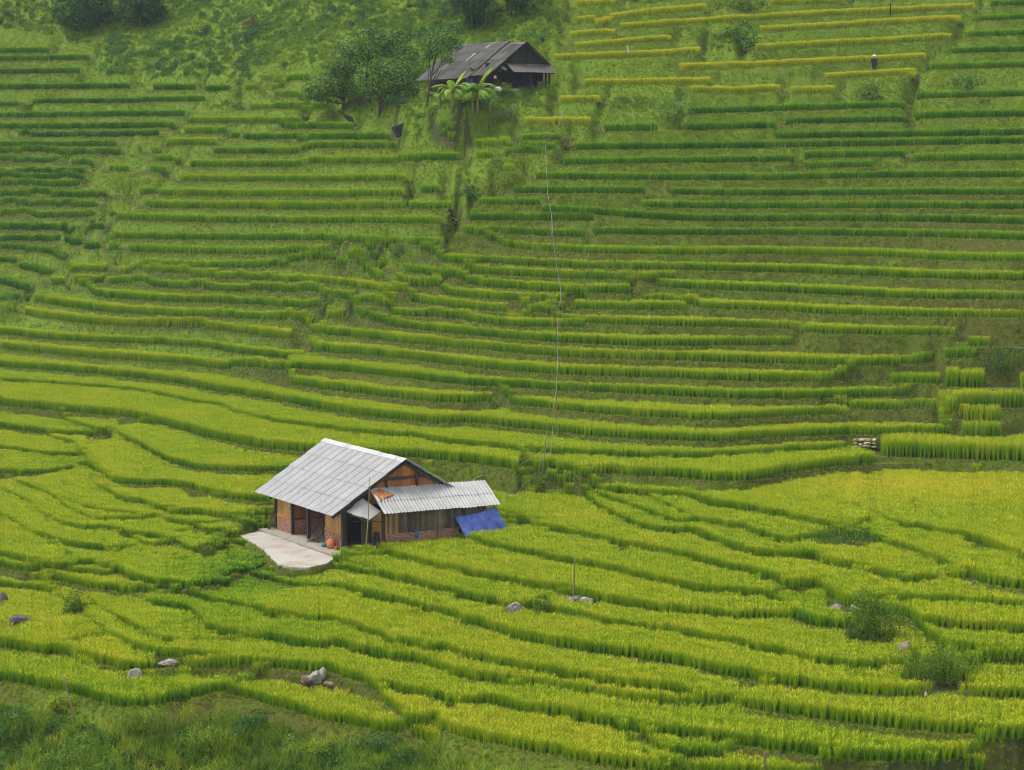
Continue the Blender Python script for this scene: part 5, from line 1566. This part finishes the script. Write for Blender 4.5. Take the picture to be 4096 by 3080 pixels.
slope_pole(7, 'dark leaning cable pole below the small white cross stick', 2242, 1500, 2235, 1431, .03, STICK)
slope_pole(8, 'short cable pole third from the slope foot', 2228, 1645, 2225, 1564, .03, STICK)
slope_pole(9, 'leaning bamboo cable pole second from the slope foot', 2236, 1745, 2214, 1618)
slope_pole(10, 'tall bamboo cable pole at the foot of the slope where the rope is tied', 2170, 1905, 2187, 1727, .045)
slope_pole(11, 'short thin stake in the field right of the white house, upper one', 2101, 2010, 2095, 1935, .025, STICK)
slope_pole(12, 'short thin stake in the field near the blue tarpaulin', 2036, 2028, 2030, 1970, .03, STICK)
slope_pole(13, 'short stake behind the right end of the annex roof', 1906, 1960, 1906, 1907, .025, STICK)
def cable(name, label, pts, r, mat, cat):
    P = [np.array(p) for p in pts]; o = []
    for a, b in zip(P, P[1:]):
        for s in np.linspace(0, 1, 5)[:-1]: o.append(a * (1 - s) + b * s - np.array([0, 0, .03 * np.linalg.norm(b - a) * math.sin(s * math.pi) * .6]))
    o.append(P[-1]); c = o[0]
    return tag(link(name, tube_mesh(name, [tuple(q - c) for q in o], r, mat, 5), None, tuple(c)), label, cat)
def cp(u, v, ref): return spot(u, v, tops[ref][1] - .05)
def between(u, v, k1, k2):
    f = (v - v_of(tops[k1][1], tops[k1][2])) / max(1, (v_of(tops[k2][1], tops[k2][2]) - v_of(tops[k1][1], tops[k1][2]))); return spot(u, v, tops[k1][1] * (1 - f) + tops[k2][1] * f - .1)
cable('cable', 'thin grey cable running down the terraces over the row of poles',
      [tops[1], between(2230, 520, 1, 3), cp(2182, 562, 2), between(2186, 680, 2, 3), between(2190, 770, 2, 3), tops[3], between(2213, 960, 3, 5), between(2228, 1070, 3, 5), tops[5], between(2243, 1195, 5, 6), tops[6],
       between(2232, 1350, 6, 8), between(2231, 1430, 6, 8), tops[8], tops[9], spot(2212, 1700, tops[9][1] - .1), spot(2201, 1822, tops[10][1] - .1), spot(2178, 1815, tops[10][1] - .08),
       spot(2160, 1870, tops[10][1] - .3), spot(2128, 1916, tops[11][1] + 2), tops[11], spot(2065, 1980, tops[12][1] + .5), tops[12], spot(2011, 2037, tops[12][1] - .5), spot(2009, 2075, tops[12][1] - 1.2)], .014, CABLE, 'cable')
cable('rope', 'yellowish rope sagging from the cable pole to behind the annex roof', [spot(2178, 1797, tops[10][1]), spot(2046, 1878, (tops[10][1] + tops[13][1]) / 2), tops[13], spot(1876, 1936, tops[13][1] - .5)], .018, ROPE, 'rope')
p = on_ground(2245, 1405); o = link('cross_stick', tube_mesh('cross_stick', [(-.16, 0, .1), (.2, 0, -.08)], [.03, .02], WHITE_C, 5), None, tuple(spot(2247, 1401, p[1] - .3)))
tag(o, 'short white stick tied crosswise to the cable on the lower slope', 'stick')
pole_thing('bamboo_pole', 'lone upright bamboo pole over the stone heap in the lower fields', on_ground(2293, 2405), spot(2299, 2211, on_ground(2293, 2405)[1]), .05, BAMBOO)
_b = on_ground(300, 2890); pole_thing('bamboo_pole', 'slanted bamboo pole on the bank at the lower left', _b, spot(253, 2700, _b[1]), .05, BAMBOO)
_b = on_ground(3060, 3120); pole_thing('bamboo_pole', 'grey pole end standing up at the bottom edge right of the middle', _b, spot(3058, 3005, _b[1]), .06, STICK)
_b = on_ground(728, 668); pole_thing('bamboo_pole', 'small stake at the spur between the left and middle terraces', _b, spot(733, 615, _b[1]), .03, BAMBOO)
_b = on_ground(3562, 60); pole_thing('bamboo_pole', 'short black post on the highest golden terrace', _b, spot(3562, 12, _b[1]), .06, W_BLACK, nodes=False)
_b = on_ground(2090, 345); pole_thing('bamboo_pole', 'thin leaning pole on the bank at the right corner of the old farmhouse', _b, spot(2134, 265, _b[1]), .035, BAMBOO)

# scarecrows ------------------------------------------------------------------
def scarecrow(label, u, v, h, coat, hat, seed):
    p = on_ground(u, v); e = empty('scarecrow', tuple(p)); tag(e, label, 'scarecrow')
    tube('stake', e, STICK, [(0, 0, -.2), (0, 0, h)], .03, 6); tube('cross_stick', e, STICK, [(-.36, 0, h * .74), (.36, 0, h * .74)], .025, 6)
    link('coat', sheet('coat', [(-.34, -.05, h * .76), (.34, -.05, h * .76), (.17, -.06, h * .12), (-.17, -.06, h * .12)], coat, 12, 12, .05, seed, .05), e)
    if hat:
        link('hat', poly_mesh('hat', [(math.cos(a) * .28, math.sin(a) * .28, h * .9) for a in np.linspace(0, 6.283, 13)[:-1]] + [(math.cos(a) * .13, math.sin(a) * .13, h * .97) for a in np.linspace(0, 6.283, 13)[:-1]] + [(0, 0, h * 1.03)],
             [(i, (i + 1) % 12, 12 + (i + 1) % 12, 12 + i) for i in range(12)] + [(12 + i, 12 + (i + 1) % 12, 24) for i in range(12)], hat), e)
    return e
scarecrow('scarecrow in black clothes and white hat standing on a golden terrace', 3496, 283, 1.5, BLACK, WHITE_C, 5)
p = on_ground(2500, 240); e = empty('rag_scarer', tuple(p)); tag(e, 'white rag on a thin bent stick on a golden terrace near the old farmhouse', 'scarecrow')
tube('stake', e, STICK, [(0, 0, -.2), (.02, 0, .9), (.12, 0, 1.35)], .022, 5)
link('rag', sheet('rag', [(.12, 0, 1.3), (.3, 0, 1.2), (.45, 0, .55), (.25, 0, .6)], WHITE_C, 8, 8, .05, 6), e)
RICE_NAMES = {'y': ('ripe_rice', 'golden ripe rice on the narrow upper right terraces'),
              'd': ('dark_green_rice', 'dark green rice on the upper terraces of the steep slope'),
              'm': ('fresh_green_rice', 'fresh green young rice on the middle terraces'),
              'g': ('heading_rice', 'green rice with yellowing tips on the broad curved terraces'),
              'f': ('lower_field_rice', 'yellow green rice filling the lower fields around the white roofed house'),
              't': ('tall_rice', 'tall heavy headed rice at the right end of the slope foot'),
              'c': ('distant_rice', 'bluish dark green rice on the far left terraces')}
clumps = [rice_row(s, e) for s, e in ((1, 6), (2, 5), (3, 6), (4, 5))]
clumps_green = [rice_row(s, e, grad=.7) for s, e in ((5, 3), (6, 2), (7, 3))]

def rice_fields():
    tot = 0
    for q, lst in RP.items():
        P = np.array(lst)
        x, y, si, an = P[:, 0], P[:, 1], P[:, 2].astype(int), P[:, 3]
        ok = np.ones(len(x), bool)
        for poly in NORICE: ok &= ~in_poly(x, y, poly)
        for cx, cy, cr in KEEP_CLEAR: ok &= ((x - cx) ** 2 + (y - cy) ** 2 > cr * cr)
        x, y, si, an = x[ok], y[ok], si[ok], an[ok]
        x = x + rg.uniform(-.04, .04, len(x)); y = y + rg.uniform(-.04, .04, len(x))
        z = ground_z(x, y) - .02
        n = len(x); tot += n
        rot = np.stack([rg.normal(0, .03, n), rg.normal(0, .03, n), an + rg.normal(0, .08, n) + math.pi * rg.integers(0, 2, n)], -1)
        patch = vnoise(x, y, 5, 4.0) * .5 + vnoise(x, y, 6, 1.6) * .5
        h = shgt[si] / .78 * np.where(in_poly(x, y, YARD_EDGE), .66, 1.) * np.where((q == 'f') & (x < -12) & (y > 112), .82, 1.) * rg.uniform(.92, 1.07, n) * (1 + .05 * patch)
        wd = rg.uniform(.97, 1.12, n)
        t = srip[si] + .09 * patch + rg.normal(0, .05, n)
        if q == 'f':                                # the yellowest corner is the wide field on the right
            g = np.exp(-(((x - 27) / 9) ** 2 + ((y - 134) / 5.5) ** 2)); t += .2 * g
            gg = np.exp(-(((x + 15.5) / 3.2) ** 2 + ((y - 119) / 7) ** 2)); t -= .32 * gg      # lush strip along the patio
        src = clumps if q in 'ygft' else clumps_green
        nm, lab = RICE_NAMES[q]
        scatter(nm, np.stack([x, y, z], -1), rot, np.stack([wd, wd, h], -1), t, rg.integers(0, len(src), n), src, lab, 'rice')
    print('rice clumps', tot)
rice_fields()

# ------------------------------------------------------------------ weeds on risers, bunds and the untilled slopes
def weeds():
    cx = (GX[:-1, :-1] + GX[1:, 1:]) / 2; cy = (GY[:-1, :-1] + GY[1:, 1:]) / 2
    offb = GB[:-1, :-1] < .5
    area = DA * cy * np.diff(YR)[None]
    dz = np.diff(GZ, axis=1)[:-1] / np.diff(YR)[None]
    area = area * np.sqrt(1 + np.clip(dz, -2, 2) ** 2)
    vis = (np.abs(AS[:-1, None]) < .272) & (cy > 80) & (cy < 282)
    for poly in (HOUSE_KEEP, PATIO_W, FAR_PLAN): vis &= ~in_poly(cx, cy, poly)
    bare = in_poly(cx, cy, FAR_FRONT)
    high = ((cy > 216) & (cx < 4)) * np.clip(vnoise(cx, cy, 21, 9) * 1.5 + .5, 0, 1)
    aa_ = np.broadcast_to(AS[:-1, None], cx.shape)
    lush = vnoise(cx, cy, 9, 3.1) * .6 + vnoise(cx, cy, 10, 1.1) * .4
    # scrub where no bench lies within a few metres
    bb = GB.copy(); acc = np.zeros_like(bb)
    for sh in range(-16, 17, 2): acc += np.roll(bb, sh, 1)
    for sh in range(-8, 9, 4): acc += np.roll(bb, sh, 0) * .5
    wild = (acc[:-1, :-1] < 1.2)
    def draw(mask, dens):
        lam = np.where(mask & vis, area * dens, 0)
        cnt = rg.poisson(lam)
        ii = np.nonzero(cnt); rep = cnt[ii]
        I = np.repeat(ii[0], rep); J = np.repeat(ii[1], rep)
        a = AS[I] + rg.random(len(I)) * DA; y = YR[J] + rg.random(len(J)) * (YR[J + 1] - YR[J])
        x = a * y
        return x, y, ground_z(x, y)
    def emit(name, xyz, src, size, tint, label, tilt=.35, cat='weeds'):
        x, y, z = xyz; n = len(x)
        rot = np.stack([rg.normal(tilt, .2, n), rg.normal(0, .2, n), rg.uniform(0, 6.283, n) * 0 + rg.normal(0, .8, n)], -1)
        if not tilt: rot[:, 2] = rg.uniform(0, 6.283, n)
        s = size * rg.uniform(.65, 1.35, n)
        scatter(name, np.stack([x, y, z], -1), rot, np.stack([s, s, s * rg.uniform(.8, 1.2, n)], -1), tint(x, y, n), rg.integers(0, len(src), n), src, label, cat)
        print(name, n)
    tufts = [grass_tuft(s) for s in (21, 22, 23)]
    lcl = [leafy_clump(s) for s in (31, 32, 33)]
    ris = offb & ~wild
    thin = np.clip(.95 + lush * .7, .35, 1.5)
    emit('riser_grass', draw(ris, 15 * thin * np.where(cy > 176, 1.5, 1.)), tufts, .78, lambda x, y, n: .58 + .08 * vnoise(x, y, 12, 2.2) + rg.normal(0, .06, n) + .12 * np.clip((y - 170) / 14, 0, 1),
         'short grass and creeping weeds on the earth risers', .45)
    emit('riser_weeds', draw(ris, 6 * thin), lcl, .42, lambda x, y, n: .38 + .1 * vnoise(x, y, 13, 1.6) + rg.normal(0, .08, n),
         'small leafy weeds creeping over the earth risers', .5)
    # bund lips
    lp = []
    for i, k, ya, yb, z, _t in CELL:
        if abs(AS[int(k)]) > .272 or ya < 80: continue
        w = DA * ya
        for _ in range(int(w * 26) + (rg.random() < (w * 26) % 1)):
            y = ya + rg.uniform(-.1, .46); lp.append(((AS[int(k)] + rg.uniform(-.5, .5) * DA) * y, y))
    lp = np.array(lp); ok = np.ones(len(lp), bool)
    for poly in (HOUSE_KEEP, PATIO_W): ok &= ~in_poly(lp[:, 0], lp[:, 1], poly)
    lp = lp[ok]
    emit('bund_grass', (lp[:, 0], lp[:, 1], ground_z(lp[:, 0], lp[:, 1])), tufts, .62, lambda x, y, n: .95 + .1 * vnoise(x, y, 14, 2) + rg.normal(0, .06, n),
         'bright short grass along the lips of the terraces', .1)
    wl = offb & wild
    tall_ = [grass_tuft(s, 22, .5, .028, .2) for s in (24, 25, 26)]
    big = [leafy_clump(s, 60, .4, .42, .15, SCRUB) for s in (34, 35, 36)]
    near = cy < 112
    bank_leaf = [leafy_clump(s, 70, .42, .5, .19, SCRUB) for s in (37, 38, 39)]
    emit('slope_scrub', draw(wl & ~near & ~bare, 2.4 * np.clip(.6 + 1.3 * lush, .1, 2) * (1 + 1.6 * high)), big, 1.05,
         lambda x, y, n: .56 + .22 * vnoise(x, y, 15, 5) + .2 * vnoise(x, y, 17, 14) - .12 * ((y > 216) & (x < 4)) + rg.normal(0, .08, n), 'dense leafy scrub over the untilled slopes', .3, 'scrub')
    emit('slope_grass', draw(wl & ~near & ~bare, 7.5 * np.clip(1. - .5 * lush, .4, 2) * (1 - .5 * high)), tall_, .85,
         lambda x, y, n: .66 + .16 * vnoise(x, y, 16, 6) + rg.normal(0, .06, n), 'rough grass over the untilled slopes', .15, 'grass')
    emit('bank_grass', draw(wl & near, 8.), [grass_tuft(s, 26, .55, .024, .2) for s in (27, 28, 29)], 1.15,
         lambda x, y, n: .6 + .3 * vnoise(x, y, 18, 1.6) + rg.normal(0, .1, n), 'long wild grass on the bank below the lowest fields', .2, 'grass')
    emit('bank_scrub', draw(wl & near, 15 * np.clip(.8 + 1.4 * lush, 0.1, 2)), bank_leaf, .6,
         lambda x, y, n: .52 + .34 * vnoise(x, y, 19, 1.7) + rg.normal(0, .1, n), 'leafy undergrowth on the bank below the lowest fields', .3, 'scrub')
weeds()
# ------------------------------------------------------------------ the valley's air
def haze():
    k = bpy.data.materials.new('valley_haze'); k.use_nodes = True; t = k.node_tree; t.nodes.clear()
    out = t.nodes.new('ShaderNodeOutputMaterial'); v = t.nodes.new('ShaderNodeVolumePrincipled')
    v.inputs['Color'].default_value = (.72, .84, .95, 1); v.inputs['Density'].default_value = HAZE_DENSITY; v.inputs['Anisotropy'].default_value = .2
    t.links.new(v.outputs[0], out.inputs['Volume'])
    x0, x1, y0, y1, z0, z1 = -150, 150, -6, 420, -24, 78
    me = poly_mesh('haze', [(x, y, z) for x in (x0, x1) for y in (y0, y1) for z in (z0, z1)],
                   [(0, 1, 3, 2), (4, 6, 7, 5), (0, 4, 5, 1), (2, 3, 7, 6), (0, 2, 6, 4), (1, 5, 7, 3)], k)
    tag(link('haze', me), 'thin bluish haze in the valley air', None, None, 'stuff')
HAZE_DENSITY = .00018
haze()
